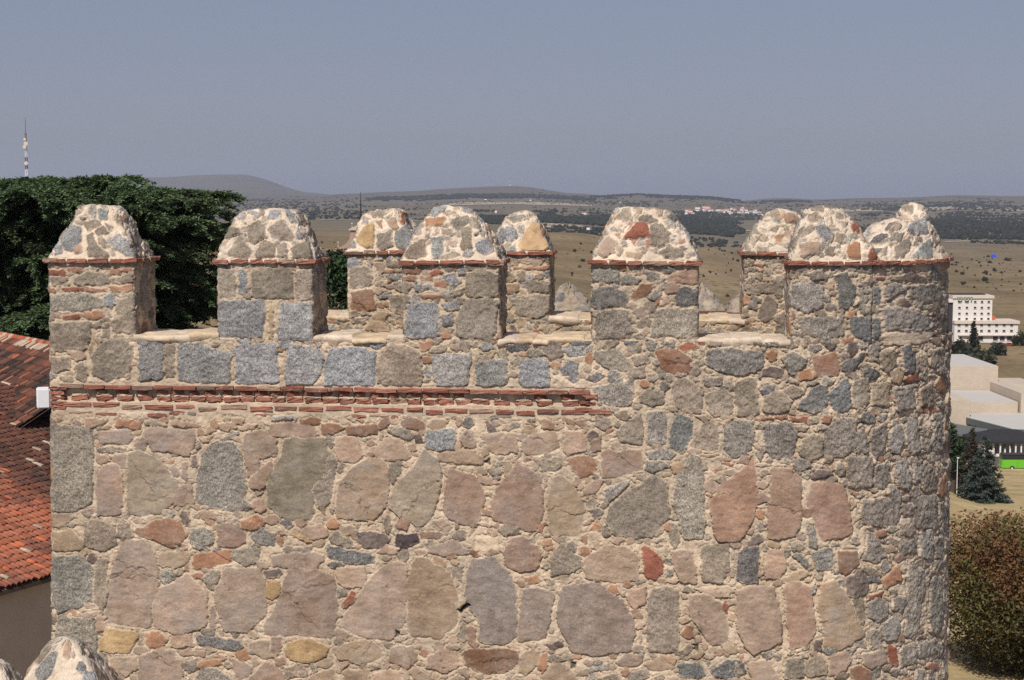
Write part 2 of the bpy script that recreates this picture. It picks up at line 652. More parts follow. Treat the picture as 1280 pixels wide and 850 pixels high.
def masonry_material():
    m, nt, b = new_mat('masonry')
    v = objvec(nt)
    a = nd(nt, 'ShaderNodeAttribute', attribute_name='Col')
    g = nd(nt, 'ShaderNodeAttribute', attribute_name='Gran')
    n1 = noise(nt, 42, 3, .75, v)
    n2 = noise(nt, 80, 2, .8, v)
    sp = mathn(nt, 'ADD', mathn(nt, 'MULTIPLY', mathn(nt, 'SUBTRACT', n1, .5), 3.4),
               mathn(nt, 'MULTIPLY', mathn(nt, 'SUBTRACT', n2, .5), 4.6))
    k = mathn(nt, 'ADD', mathn(nt, 'MULTIPLY', sp, g.outputs['Fac']), 1.0)
    k = mathn(nt, 'MAXIMUM', k, .25)
    n3 = noise(nt, 6, 4, .6, v)
    k = mathn(nt, 'MULTIPLY', k, mathn(nt, 'ADD', mathn(nt, 'MULTIPLY', n3, .7), .66))
    n4 = noise(nt, 1.3, 5, .7, v)
    k = mathn(nt, 'MULTIPLY', k, mathn(nt, 'ADD', mathn(nt, 'MULTIPLY', n4, .5), .75))
    mp = nd(nt, 'ShaderNodeMapping'); mp.inputs['Scale'].default_value = (2.6, 2.6, .42); nt.links.new(v, mp.inputs['Vector'])
    n5 = noise(nt, 1.0, 5, .7, mp.outputs[0])
    k = mathn(nt, 'MULTIPLY', k, ramp(nt, n5, [(.30, .80), (.46, 1.0), (.7, 1.05)]))
    c = mixc(nt, 1.0, a.outputs['Color'], k, 'MULTIPLY')
    # lichen rosettes: pale grey on the granite, a little ochre elsewhere
    l1 = mathn(nt, 'MULTIPLY', ramp(nt, noise(nt, 17, 4, .65, v), [(.60, 0.0), (.66, 1.0)]), ramp(nt, noise(nt, 2.1, 3, .6, v), [(.45, 0.0), (.60, .55)]))
    c = mixc(nt, l1, c, (.40, .385, .33))
    l2 = mathn(nt, 'MULTIPLY', ramp(nt, noise(nt, 25, 4, .65, v), [(.62, 0.0), (.67, 1.0)]), ramp(nt, noise(nt, 1.7, 3, .6, v), [(.52, 0.0), (.66, .5)]))
    c = mixc(nt, l2, c, (.115, .105, .085))
    nt.links.new(c, b.inputs['Base Color'])
    bp = nd(nt, 'ShaderNodeBump', Strength=.75, Distance=.012)
    hb = mathn(nt, 'ADD', noise(nt, 38, 5, .7, v), mathn(nt, 'MULTIPLY', n2, .5))
    nt.links.new(hb, bp.inputs['Height'])
    nt.links.new(bp.outputs[0], b.inputs['Normal'])
    return m
M_STONE = masonry_material()

def plain_mat(name, c, rough=.85, var=.15, scale=3.0, bump=0, spec=.25, metal=0):
    m, nt, b = new_mat(name)
    v = objvec(nt)
    k = mathn(nt, 'ADD', mathn(nt, 'MULTIPLY', mathn(nt, 'SUBTRACT', noise(nt, scale, 4, .6, v), .5), 2 * var), 1.0)
    nt.links.new(mixc(nt, 1.0, tuple(c), k, 'MULTIPLY'), b.inputs['Base Color'])
    b.inputs['Roughness'].default_value = rough
    b.inputs['Specular IOR Level'].default_value = spec
    b.inputs['Metallic'].default_value = metal
    if bump:
        bp = nd(nt, 'ShaderNodeBump', Strength=bump, Distance=.02)
        nt.links.new(noise(nt, scale * 6, 4, .6, v), bp.inputs['Height'])
        nt.links.new(bp.outputs[0], b.inputs['Normal'])
    return m
def col_mat(name, rough=.85, transl=0, spec=.25, var=0, scale=20):
    m, nt, b = new_mat(name)
    a = nd(nt, 'ShaderNodeAttribute', attribute_name='Col').outputs['Color']
    if var:
        k = mathn(nt, 'ADD', mathn(nt, 'MULTIPLY', mathn(nt, 'SUBTRACT', noise(nt, scale, 4, .65, objvec(nt)), .5), 2 * var), 1.0)
        a = mixc(nt, 1.0, a, k, 'MULTIPLY')
    nt.links.new(a, b.inputs['Base Color'])
    b.inputs['Roughness'].default_value = rough
    b.inputs['Specular IOR Level'].default_value = spec
    if transl:
        t = nd(nt, 'ShaderNodeBsdfTranslucent')
        nt.links.new(a, t.inputs[0])
        mx = nd(nt, 'ShaderNodeMixShader'); mx.inputs[0].default_value = transl
        nt.links.new(b.outputs[0], mx.inputs[1]); nt.links.new(t.outputs[0], mx.inputs[2])
        nt.links.new(mx.outputs[0], nt.nodes['Material Output'].inputs[0])
    return m

# ------------------------------------------------------------------ masonry
KA = .80          # photo (lit) colour -> albedo
KIND = {'g': (150, 147, 144), 'G': (146, 137, 127), 'h': (120, 116, 112), 'w': (152, 138, 122), 'W': (154, 144, 130), 'u': (164, 147, 125),
        'p': (180, 153, 131), 'q': (166, 135, 115), 't': (180, 155, 128), 'n': (152, 134, 121), 'b': (150, 112, 88),
        'r': (154, 99, 80), 'o': (174, 132, 104), 'y': (184, 154, 114), 'Y': (204, 170, 130), 'd': (124, 110, 102), 'D': (92, 80, 82),
        'l': (214, 190, 162), 'k': (40, 34, 30)}
GRAN = {'g': .75, 'G': .75, 'h': .75, 'w': .5, 'W': .75, 'u': .22, 'p': .2, 'q': .22, 't': .2, 'n': .3, 'b': .25, 'r': .25, 'o': .25, 'y': .25, 'Y': .12,
        'd': .35, 'D': .3, 'l': .12, 'k': .1}
ALB = {k: srgb(v) * KA for k, v in KIND.items()}
MORTAR = srgb((210, 188, 162)) * KA
MORTAR_B = srgb((194, 175, 152)) * KA
MORTAR_CAP = srgb((230, 210, 187)) * KA

def parse(text):
    out = {}; cur = None; ox = oy = 0; s = 1
    for ln in text.strip().splitlines():
        ln = ln.strip()
        if not ln: continue
        if ln[0] == '@':
            ox, oy, s = [float(x) for x in ln[1:].split(',')]
        elif ':' in ln:
            k, r = ln.split(':')
            p = np.array([[float(x) for x in q.split(',')] for q in r.split()])
            cur.append((k, p * s + [ox, oy]))
        else:
            cur = out.setdefault(ln, [])
    return out
STONES = parse(STONE_TEXT)
STONES['FRONT'] = [('G' if k == 'g' and (p[:, 0].mean() > 745 or p[:, 1].mean() > 560) else k, p) for k, p in STONES['FRONT']]

def chaikin(p, r=.18):
    q = np.roll(p, -1, 0)
    return np.stack([p * (1 - r) + q * r, p * r + q * (1 - r)], 1).reshape(-1, 2)
def poly_sd(pts, poly):
    """signed distance, positive inside"""
    a = poly; b = np.roll(poly, -1, 0)
    e = b - a; L = (e * e).sum(-1) + 1e-9
    w = pts[:, None, :] - a[None]
    t = np.clip((w * e[None]).sum(-1) / L, 0, 1)
    d = w - e[None] * t[..., None]
    dist = np.sqrt((d * d).sum(-1).min(1))
    py = pts[:, None, 1]
    c1 = (a[None, :, 1] > py) != (b[None, :, 1] > py)
    xi = a[None, :, 0] + (py - a[None, :, 1]) / np.where(np.abs(e[None, :, 1]) < 1e-9, 1e-9, e[None, :, 1]) * e[None, :, 0]
    ins = (np.sum(c1 & (pts[:, None, 0] < xi), 1) % 2) == 1
    return np.where(ins, dist, -dist)

def fill_stones(known, box, sched, kinds, seed=0, avoid=None):
    """small stones for the gaps between the larger ones; kinds: callable (x,y,rng)->kind"""
    rg = np.random.default_rng(seed)
    x0, y0, x1, y1 = box
    W, H = int(x1 - x0), int(y1 - y0)
    if W < 3 or H < 3: return []
    occ = np.zeros((H, W), bool)
    if avoid is not None:
        for (ax0, ay0, ax1, ay1) in avoid:
            occ[max(0, int(ay0 - y0)):max(0, int(ay1 - y0)), max(0, int(ax0 - x0)):max(0, int(ax1 - x0))] = True
    def paint(p, pad):
        lo = np.floor(p.min(0) - pad - [x0, y0]).astype(int); hi = np.ceil(p.max(0) + pad - [x0, y0]).astype(int) + 1
        lo = np.maximum(lo, 0); hi = np.minimum(hi, [W, H])
        if (hi <= lo).any(): return
        gx, gy = np.meshgrid(np.arange(lo[0], hi[0]), np.arange(lo[1], hi[1]))
        pts = np.stack([gx.ravel() + x0 + .5, gy.ravel() + y0 + .5], -1)
        m = poly_sd(pts, p) > -pad
        occ[lo[1]:hi[1], lo[0]:hi[0]] |= m.reshape(gx.shape)
    for k, p in known: paint(p, .7)
    out = []
    ang = np.arange(12) / 12 * 2 * math.pi
    for r, tries in sched:
        for _ in range(int(tries)):
            cx, cy = rg.uniform(0, W), rg.uniform(0, H)
            rr = r * rg.uniform(.75, 1.3)
            asp = rg.uniform(1.0, 2.6); th = rg.normal(0, .3)
            if rg.random() < .15: th += math.pi / 2
            ax, ay = rr * math.sqrt(asp), rr / math.sqrt(asp)
            ok = True
            M = rot2(th)
            ring = np.stack([ax * np.cos(ang), ay * np.sin(ang)], -1) @ M.T + [cx, cy]
            allp = np.concatenate([ring, (ring - [cx, cy]) * .5 + [cx, cy], [[cx, cy]]]).astype(int)
            inb = (allp[:, 0] >= 0) & (allp[:, 0] < W) & (allp[:, 1] >= 0) & (allp[:, 1] < H)
            q = allp[inb]
            if occ[q[:, 1], q[:, 0]].any(): continue
            n = rg.integers(4, 8)
            aa = np.sort(rg.uniform(0, 2 * math.pi, n)) * .35 + np.arange(n) / n * 2 * math.pi * .65
            f = rg.uniform(.85, 1.2, n)
            p = np.stack([ax * f * np.cos(aa), ay * f * np.sin(aa)], -1) @ M.T + [cx + x0, cy + y0]
            out.append((kinds(cx + x0, cy + y0, rg), p))
            paint(p, .55)
    return out

def masonry(Q, P, stones, rug=1.0, mortar=MORTAR, big=False, prot=1.0):
    """height above the mortar bed (m), colour and granite amount for every vertex.
    Q: wall coordinates in centimetre-like units, P: 3D points (for noise)"""
    sh = Q.shape[:-1]
    rug = np.broadcast_to(np.asarray(rug, float), sh)
    warp = np.stack([fbm(P, 9, 2, 11) * 1.7 + fbm(P, 30, 2, 12) * .85, fbm(P, 9, 2, 21) * 1.7 + fbm(P, 30, 2, 22) * .85], -1)
    Qw = Q + warp
    nf = fbm(P, 26, 3, 31); nm = fbm(P, 8, 3, 41); nl = fbm(P, 2.2, 3, 51)
    led = fbm(P * [1, 1, 2.4], 7, 3, 61)
    led = np.abs(led) ** .7 * np.sign(led)
    pit = np.clip(fbm(P, 17, 2, 81) - .55, 0, 1)
    H = rug * (.009 * nm + .006 * nf) + .008 * nl - .030 * pit
    wv_ = np.clip(fbm(P, 1.1, 3, 85) * 1.3 + .25 * nm + .3, 0, 1)[..., None]
    C = (mortar * (1 - wv_ * .75) + mortar * .75 * wv_ * (MORTAR_B / MORTAR)) * 1.0 + mortar * .0
    C = C * (1 + .10 * nl[..., None] + .08 * nm[..., None] + .08 * nf[..., None])
    C = C * (1 + np.clip(nl, -1, 1)[..., None] * np.array([-.01, 0.0, .03]))
    G = np.full(sh, .14)
    Do = np.full(sh, 30.0)
    if big:
        cmin, cmax = Qw[..., 0].min(0), Qw[..., 0].max(0)
        rmin, rmax = Qw[..., 1].min(1), Qw[..., 1].max(1)
    for k, poly in stones:
        poly = chaikin(poly, .07)
        cpo = poly.mean(0); poly = cpo + (poly - cpo) * (1 + 2.3 / (1 + np.linalg.norm(poly - cpo, axis=1, keepdims=True)))
        lo, hi = poly.min(0) - 4, poly.max(0) + 4
        if big:
            js = np.nonzero((cmax >= lo[0]) & (cmin <= hi[0]))[0]; is_ = np.nonzero((rmax >= lo[1]) & (rmin <= hi[1]))[0]
            if not len(js) or not len(is_): continue
            sl = (slice(is_[0], is_[-1] + 1), slice(js[0], js[-1] + 1))
        else:
            sl = (slice(None), slice(None))
        q = Qw[sl]
        m = (q[..., 0] >= lo[0]) & (q[..., 0] <= hi[0]) & (q[..., 1] >= lo[1]) & (q[..., 1] <= hi[1])
        if not m.any(): continue
        pts = q[m]
        d = poly_sd(pts, poly)
        size = math.sqrt(max(1.0, np.prod(poly.max(0) - poly.min(0))))
        Dv = Do[sl]; Dm = Dv[m]; Dm = np.where(d < 0, np.minimum(Dm, -d), 0); Dv[m] = Dm; Do[sl] = Dv
        r = rug[sl][m]
        n_f, n_m, n_l = nf[sl][m], nm[sl][m], led[sl][m]
        amp = rng.uniform(.008, .021) * min(1.0, .45 + size / 45) * (1 + (r - 1) * 1.0) * prot
        if size < 11: amp *= .6
        if k == 'k': amp = -.05
        if k == 'l': amp *= .3
        tilt = rng.normal(0, .00012, 2) * r[:, None]
        hs = amp * (.6 + .4 * (1 - np.exp(-np.maximum(d, 0) / 1.3))) + ((pts - poly.mean(0)) * tilt).sum(-1)
        crk = np.zeros(len(d))
        if k in 'gGhwWdD': hs = hs + (.0075 * n_m + .0085 * n_f) * (.6 + .4 * r)
        else:
            hs = hs + .0035 * n_l + .0028 * n_f + .004 * n_m * (.5 + .5 * r)
            for _ in range(rng.integers(0, 1 + int(size / 18)) if size > 14 else 0):
                th = rng.normal(.2, .7); dv = np.array([-math.sin(th), math.cos(th)])
                ln = ((pts - poly.mean(0)) @ dv) + rng.uniform(-.32, .32) * size + 5.5 * n_m + 2.0 * n_f
                along = (pts - poly.mean(0)) @ np.array([math.cos(th), math.sin(th)]) - rng.uniform(-.4, .4) * size
                fade = np.clip(1.4 - np.abs(along) / (rng.uniform(.2, .55) * size), 0, 1)
                st_ = rng.uniform(.006, .016) * rng.choice([-1, 1], p=[.3, .7])
                hs = hs + st_ * np.clip(ln / 1.2 + .5, 0, 1) * fade
                if rng.random() < .45:
                    e_ = np.exp(-(ln / .7) ** 2) * fade; crk = np.maximum(crk, e_); hs = hs - .010 * e_
        ins = d > 0
        Hv = H[sl]; hm = Hv[m]; Hv[m] = np.where(ins, hs, hm); H[sl] = Hv
        jit = rng.normal(0, .09); hue = rng.normal(0, .010, 3) + rng.normal(0, .02) * np.array([1, 0, -1])
        c = ALB[k] * (1 + jit + hue)
        mot = .15 * n_m + .08 * n_l + .10 * nl[sl][m]
        c = c[None] * (1 + mot[:, None])
        if k in 'ptqubn':
            tgt = srgb((150, 140, 132)) * KA
            wgt = np.clip(.35 * (nl[sl][m] + n_m * .8) + rng.uniform(-.1, .4), 0, .7)[:, None]
            c = c * (1 - wgt) + tgt * wgt
        c = c * (1 - .35 * crk[:, None])
        if size < 13: c = c * .78 + mortar * .22
        # mortar smeared over the arrises
        edge = np.clip((rng.uniform(.3, 1.6) + 1.4 * n_m - d) / 1.0, 0, 1) if k != 'k' else np.zeros(len(d))
        edge = edge * .8
        c = c * (1 - edge[:, None]) + mortar * edge[:, None]
        Cv = C[sl]; cm = Cv[m]; Cv[m] = np.where(ins[:, None], c, cm); C[sl] = Cv
        Gv = G[sl]; gm = Gv[m]; Gv[m] = np.where(ins, GRAN[k] * (1 - edge), gm); G[sl] = Gv
    # joints sink a little beside the stones
    out = Do > 0
    H = np.where(out, H - (.017 + .007 * rug) * np.exp(-Do / .9), H)
    return H, np.clip(C, .01, .9), G

def normals(P, wrap):
    if wrap:
        du = np.roll(P, -1, 1) - np.roll(P, 1, 1)
    else:
        du = np.gradient(P, axis=1)
    dv = np.gradient(P, axis=0)
    n = np.cross(du, dv)
    n /= np.linalg.norm(n, axis=-1, keepdims=True) + 1e-12
    return n

def kinds_front(x, y, rg):
    if x > 960 or (y < 540 and x > 740):
        return rg.choice(list('GwWhdprtob'), p=[.25, .25, .1, .08, .07, .08, .04, .05, .04, .04])
    if y < 480:
        return rg.choice(list('gwwdprtob'), p=[.25, .25, .1, .1, .08, .05, .07, .05, .05])
    return rg.choice(list('wpqtobdGhr'), p=[.2, .23, .1, .16, .06, .08, .06, .06, .03, .02])
def kinds_cap(x, y, rg):
    return rg.choice(list('gwwhdpbo'), p=[.25, .3, .15, .1, .08, .06, .03, .03])
# ================================================================== the tower
AW = R(5.6)
T0 = np.array([math.cos(AW), -math.sin(AW), 0.0])
N0 = np.array([-math.sin(AW), -math.cos(AW), 0.0])
W0 = np.array([0.0, 20.0, 0.0])
RAD = 2.15
THK = .86
Z_TOP, Z_CRS, Z_BOT = -1.75, -.80, -14.5

def s_at(px, d=0.0, z=-1.8):
    """distance along the wall line (d metres behind the face) of photo column px"""
    lo, hi = -9.0, 9.0
    for _ in range(50):
        m = (lo + hi) / 2
        P = W0 + T0 * m - N0 * d + [0, 0, z]
        if project(P)[0] < px: lo = m
        else: hi = m
    return lo
S_L = s_at(60.5, 0, -2.2)
def arc_max(s1):
    ph = np.linspace(0, 2, 200)
    C = W0 + T0 * s1 - N0 * RAD
    P = C + RAD * (np.cos(ph)[:, None] * N0 + np.sin(ph)[:, None] * T0) + [0, 0, -3.0]
    return project(P)[:, 0].max()
lo, hi = 0.0, 6.0
for _ in range(40):
    m = (lo + hi) / 2
    if arc_max(m) < 1184: lo = m
    else: hi = m
S1 = lo
S2 = S1 + math.pi * RAD
WID = 2 * RAD
S3 = S2 + (S1 - S_L)
SB = S_L - WID

def path(s):
    """outline of the tower in plan: position and outward normal at length s"""
    s = np.asarray(s, float)
    P = np.zeros(s.shape + (3,)); N = np.zeros(s.shape + (3,))
    a = s < S_L; b = (s >= S_L) & (s < S1); c = (s >= S1) & (s < S2); d = s >= S2
    P[a] = (W0 + T0 * S_L) - N0 * (S_L - s[a])[:, None]; N[a] = -T0
    P[b] = W0 + T0 * s[b][:, None]; N[b] = N0
    ph = ((s[c] - S1) / RAD)[:, None]
    N[c] = np.cos(ph) * N0 + np.sin(ph) * T0
    P[c] = W0 + T0 * S1 - N0 * RAD + RAD * N[c]
    P[d] = W0 + T0 * S1 - N0 * WID - T0 * (s[d] - S2)[:, None]; N[d] = -N0
    t = np.clip((s - (S_L - .05)) / .1, 0, 1)[..., None]
    k = (np.abs(s - S_L) < .05)[..., None]
    nb = (1 - t) * -T0 + t * N0
    N = np.where(k, nb / np.linalg.norm(nb, axis=-1, keepdims=True), N)
    P = P - np.where(k, .02 * (1 - np.abs(t * 2 - 1)) * N, 0)
    return P, N
def batter(z):
    return np.maximum(0, Z_TOP - .6 - z) * .018

tower = tag(empty('stone_tower', tuple(W0 + T0 * ((S_L + S1) / 2) - N0 * RAD + [0, 0, Z_BOT])),
            'round-ended rubble stone tower with a red brick band and rows of capped merlons', 'tower')
TLOC = np.array(tower.location)
def tlink(name, me, parent=None, mat=None):
    o = link(name, me, None, mat)
    if parent is None: parent = tower
    o.parent = parent
    if parent is tower: o.location = -TLOC
    return o

# ---- outer wall
s_crit = S1 + RAD * R(66)
sv = np.concatenate([np.arange(SB, S_L - .1, .045), np.arange(S_L - .1, s_crit + .35, .0095), np.arange(s_crit + .35, S1 + RAD * 2.2, .016), np.arange(S1 + RAD * 2.2, S3, .06), [S3]])
zv = np.concatenate([[Z_TOP], np.arange(Z_TOP - .004, -6.45, -.0097), np.arange(-6.47, -8.5, -.03), np.arange(-8.6, Z_BOT, -.15), [Z_BOT]])
PB, NB = path(sv)
P = np.repeat(PB[None], len(zv), 0); N = np.repeat(NB[None], len(zv), 0).copy()
P = P + N * batter(zv)[:, None, None]
# the gorge side and the back beside it stand lower than the parapet
s_low = S2 + (S1 - s_at(345, WID, -1.8))
zcap = np.where((sv < S_L - THK - .02) | (sv > s_low), -2.75, 0.0)
P[..., 2] = np.minimum(zv[:, None], zcap[None])
Q = project(P)
jc = int(np.searchsorted(sv, s_crit)); jl = int(np.searchsorted(sv, S_L + .01))
Q[:, jc:, 0] = Q[:, jc - 1:jc, 0] + (sv[jc:] - sv[jc - 1])[None] * 100
Q[:, jc:, 1] = Q[:, jc - 1:jc, 1]
Q[:, :jl, 0] = Q[:, jl:jl + 1, 0] - (sv[jl] - sv[:jl])[None] * 100
Q[:, :jl, 1] = Q[:, jl:jl + 1, 1]
band_top, band_bot = -2.345, -2.73
S_BR = s_at(736, 0, -2.5)
small = fill_stones(STONES['FRONT'], (54, 418, 1500, 1010), [(15, 900), (10, 2500), (7, 5000), (5, 9000), (3.4, 9000), (2.4, 5000)], kinds_front, 3,
                    avoid=[(56, 477, 742, 521)])
side = fill_stones([], (60 - WID * 100 - 10, 418, 54, 1010), [(17, 900), (10, 1500), (6, 3000)], kinds_front, 4)
rugv = 1.0 + 1.1 * np.clip((Q[..., 0] - 800) / 300, 0, 1) * np.clip((760 - Q[..., 1]) / 200, .45, 1)
H, C, G = masonry(Q, P, STONES['FRONT'] + small + side, rugv, big=True)
# recess behind the saw-tooth bricks of the band
zz = P[..., 2]
inb = (sv > S_L + .16) & (sv < S_BR + .02)
e = .02 * fbm(P, 8, 2, 71)
rec = ((zz < -2.425 + e) & (zz > -2.585 + e)) & inb[None]
H = np.where(rec, -.075 + .01 * fbm(P, 20, 2, 72), H)
bandz = (zz < band_top + e * .5) & (zz > band_bot + e) & inb[None] & ~rec
H = np.where(bandz, .006 * fbm(P, 12, 3, 73) - .004, H)
C = np.where((bandz | rec)[..., None], MORTAR * (.95 + .1 * fbm(P, 10, 3, 74)[..., None]), C)
# ragged eroded arris at the left corner
H = H - .012 * np.exp(-((sv - S_L) / .05) ** 2)[None] * (1 + fbm(P, 6, 2, 75))
V = (P + N * H[..., None]).reshape(-1, 3)
me = mesh_np('wall', V, grid_faces(*P.shape[:2]), C.reshape(-1, 3), extra={'Gran': G})
tlink('wall', me, None, M_STONE)

# ---- bricks
def brick_template():
    bm = bmesh.new()
    bmesh.ops.create_cube(bm, size=1)
    bmesh.ops.subdivide_edges(bm, edges=bm.edges[:], cuts=2, use_grid_fill=True)
    bm.verts.ensure_lookup_table()
    V = np.array([v.co[:] for v in bm.verts]); Fq = np.array([[v.index for v in f.verts] for f in bm.faces])
    bm.free()
    return V, Fq
BV, BF = brick_template()
def brick(center, ax, ay, az, L, D, Hh, col, rgl, wear=.0042):
    """one worn brick: axes ax (length) ay (depth) az (height)"""
    v = BV * [L, D, Hh]
    r = min(.007, Hh * .2)
    inner = np.clip(v, [-L / 2 + r, -D / 2 + r, -Hh / 2 + r], [L / 2 - r, D / 2 - r, Hh / 2 - r])
    dv = v - inner
    l = np.linalg.norm(dv, axis=1, keepdims=True)
    v = inner + dv / np.maximum(l, 1e-6) * np.minimum(l, r)
    v = v + rgl.normal(0, wear, v.shape) * [1.2, 1, .8]
    P = np.asarray(center) + v[:, :1] * ax + v[:, 1:2] * ay + v[:, 2:] * az
    c = np.repeat(np.asarray(col)[None], len(v), 0) * (1 + rgl.normal(0, .10, (len(v), 1)))
    return P, c
class Bricks:
    def __init__(s): s.V, s.F, s.C, s.n = [], [], [], 0
    def add(s, P, c):
        s.V.append(P); s.C.append(c); s.F.append(BF + s.n); s.n += len(P)
    def mesh(s, name):
        C = np.clip(np.concatenate(s.C), .01, .9)
        return mesh_np(name, np.concatenate(s.V), np.concatenate(s.F), C, smooth=False, extra={'Gran': np.full(len(C), .22)})
def brick_col(rg):
    base = [(160, 106, 88), (150, 97, 80), (166, 116, 97), (142, 98, 83), (130, 103, 90), (168, 136, 116)][rg.choice(6, p=[.3, .25, .2, .12, .06, .07])]
    return srgb(base) * KA * (1 + rg.normal(0, .07))
Zax = np.array([0, 0, 1.0])
bb = Bricks(); rg = np.random.default_rng(21)
# projecting top course
s = S_L + .14
while s < S_BR:
    L = rg.uniform(.24, .36)
    if rg.random() < (.04 if s < S_BR - .9 else .22): s += .1; continue
    c0, n0 = path(np.array([s + L / 2])); c0 = c0[0]; n0 = N0
    pr = rg.uniform(.018, .038)
    bb.add(*brick(c0 + n0 * (pr - .09) + Zax * (-2.40 + rg.normal(0, .006)), T0, n0, Zax + T0 * rg.normal(0, .03), L - .012, .18, .052, brick_col(rg), rg))
    s += L
# saw-tooth, two bricks high: the right end of every brick turned back into the recess
s = S_L + .30
while s < S_BR - .05:
    ragged = s < S_L + 1.35 or s > S_BR - 1.6
    step = rg.uniform(.195, .235) if not ragged else rg.uniform(.25, .34)
    for lev, z in enumerate((-2.552, -2.472)):
        if lev == 1 and rg.random() < (.6 if ragged else .05): continue
        a = -R(rg.uniform(4, 14)) if lev == 0 else -R(rg.uniform(26, 38))
        L = min(step - .02, .20) * rg.uniform(.9, 1.05)
        ax = T0 * math.cos(a) + N0 * math.sin(a); ay = -T0 * math.sin(a) + N0 * math.cos(a)
        left = W0 + T0 * s + N0 * rg.uniform(-.012, .010)      # front left corner
        c0 = left + ax * (L / 2) - ay * .06
        bb.add(*brick(c0 + Zax * (z + rg.normal(0, .004)), ax, ay, Zax, L, .12, .062, brick_col(rg), rg, .006))
        if lev == 0: bb.add(*brick(c0 + Zax * (z + .04) - ay * .012, ax, ay, Zax, L * .96, .12, .026, MORTAR, rg, .006))
        else: bb.add(*brick(c0 + Zax * (z - .04) - ay * .012, ax, ay, Zax, L * .96, .12, .02, MORTAR, rg, .006))
    s += step
# lower flush courses
s = S_L + .18
while s < S_BR:
    L = rg.uniform(.22, .40)
    if rg.random() < .06: s += .14; continue
    c0 = W0 + T0 * (s + L / 2)
    bb.add(*brick(c0 + N0 * (rg.uniform(.012, .03) - .06) + Zax * (-2.652 + rg.normal(0, .009)), T0, N0, Zax + T0 * rg.normal(0, .03), L - rg.uniform(.02, .06), .12, .054, brick_col(rg), rg))
    s += L
s = S_L + .1
while s < S_BR - .1:
    L = rg.uniform(.12, .36)
    if rg.random() < .5:
        c0 = W0 + T0 * (s + L / 2)
        col = brick_col(rg) if rg.random() < .5 else ALB[rg.choice(list('wpdt'))]
        bb.add(*brick(c0 + N0 * (.012 - .05) + Zax * (-2.735 + rg.normal(0, .014)), T0, N0, Zax + T0 * rg.normal(0, .06), L - .04, .1, rg.uniform(.025, .05), col, rg))
    s += L
# stack of bricks closing the band at the left corner, ragged ends at the right
for j in range(5):
    c0 = W0 + T0 * (S_L + rg.uniform(.10, .13))
    bb.add(*brick(c0 + N0 * (.015 - .08) + Zax * (-2.43 - j * .062), T0, N0, Zax + T0 * rg.normal(0, .04), rg.uniform(.17, .24), .16, .046, brick_col(rg), rg, .008))
for j in range(3):
    c0 = W0 + T0 * (S_BR + rg.uniform(-.06, .06))
    bb.add(*brick(c0 + N0 * (.02 - .07) + Zax * (-2.45 - j * .085), T0, N0, Zax + T0 * rg.normal(0, .1), rg.uniform(.15, .22), .14, .05, brick_col(rg), rg, .008))
tlink('brick_band', bb.mesh('brick_band'), None, M_STONE)

# ---- inner faces of the parapet, walkway, inner core
def front_map(s, d):
    P, N = path(np.asarray(s, float))
    return P - N * np.asarray(d, float)[..., None], N
def rear_map(s, d):
    """s along the inner face of the rear parapet (measured like the front), d going back"""
    s = np.asarray(s, float)
    P = W0 + T0 * s[..., None] - N0 * (WID - THK) - N0 * np.asarray(d, float)[..., None]
    return P, np.broadcast_to(N0, P.shape)

Z_FLOOR = -2.95
sv = np.arange(s_at(395, WID - THK), S1 + .6, .0115); zv = np.arange(Z_TOP, Z_FLOOR - .05, -.0115)
Pm, Nm = rear_map(np.repeat(sv[None], len(zv), 0), np.zeros((len(zv), len(sv))))
Pm = Pm.copy(); Pm[..., 2] = zv[:, None]
Q = project(Pm)
sm = fill_stones(STONES['REAR'], (Q[..., 0].min(), Q[..., 1].min(), Q[..., 0].max(), 470), [(6, 700), (4, 2000), (2.6, 3000)], kinds_front, 8)
H, C, G = masonry(Q, Pm, STONES['REAR'] + sm, 1.0, mortar=srgb((212, 188, 158)) * KA)
tlink('parapet_inner_face', mesh_np('parapet_inner_face', (Pm + Nm * H[..., None]).reshape(-1, 3), grid_faces(*Pm.shape[:2]), C.reshape(-1, 3), extra={'Gran': G}), None, M_STONE)
# remaining inner ring (coarse), seen only from elsewhere
sv = np.concatenate([np.arange(S_L, S1, .05), np.arange(S1, S2, .05)]); zv = np.arange(Z_TOP, Z_FLOOR - .05, -.05)
Pm, Nm = front_map(np.repeat(sv[None], len(zv), 0), np.full((len(zv), len(sv)), THK))
Pm[..., 2] = zv[:, None]
Q = np.stack([np.repeat((sv * 100)[None], len(zv), 0), np.repeat((-zv * 100)[:, None], len(sv), 1)], -1)
sm = fill_stones([], (Q[..., 0].min(), Q[..., 1].min(), Q[..., 0].max(), Q[..., 1].max()), [(14, 300), (8, 900)], kinds_front, 9)
H, C, G = masonry(Q, Pm, sm, 1.0)
tlink('parapet_inner_face', mesh_np('parapet_inner_face', (Pm - Nm * H[..., None]).reshape(-1, 3), grid_faces(*Pm.shape[:2])[:, ::-1], C.reshape(-1, 3), extra={'Gran': G}), None, M_STONE)
fl = [W0 + T0 * S_L - N0 * .3, W0 + T0 * S1 - N0 * .3, W0 + T0 * (S1 + 1.4) - N0 * RAD, W0 + T0 * S1 - N0 * (WID - .3), W0 + T0 * S_L - N0 * (WID - .3)]
fv = np.array(fl); fv[:, 2] = Z_FLOOR
M_FLOOR = plain_mat('paving', srgb((176, 158, 136)) * KA, var=.25, scale=4, bump=.4)
tlink('walkway', mesh_np('walkway', fv, np.array([[0, 1, 2, 3, 4]])), None, M_FLOOR)

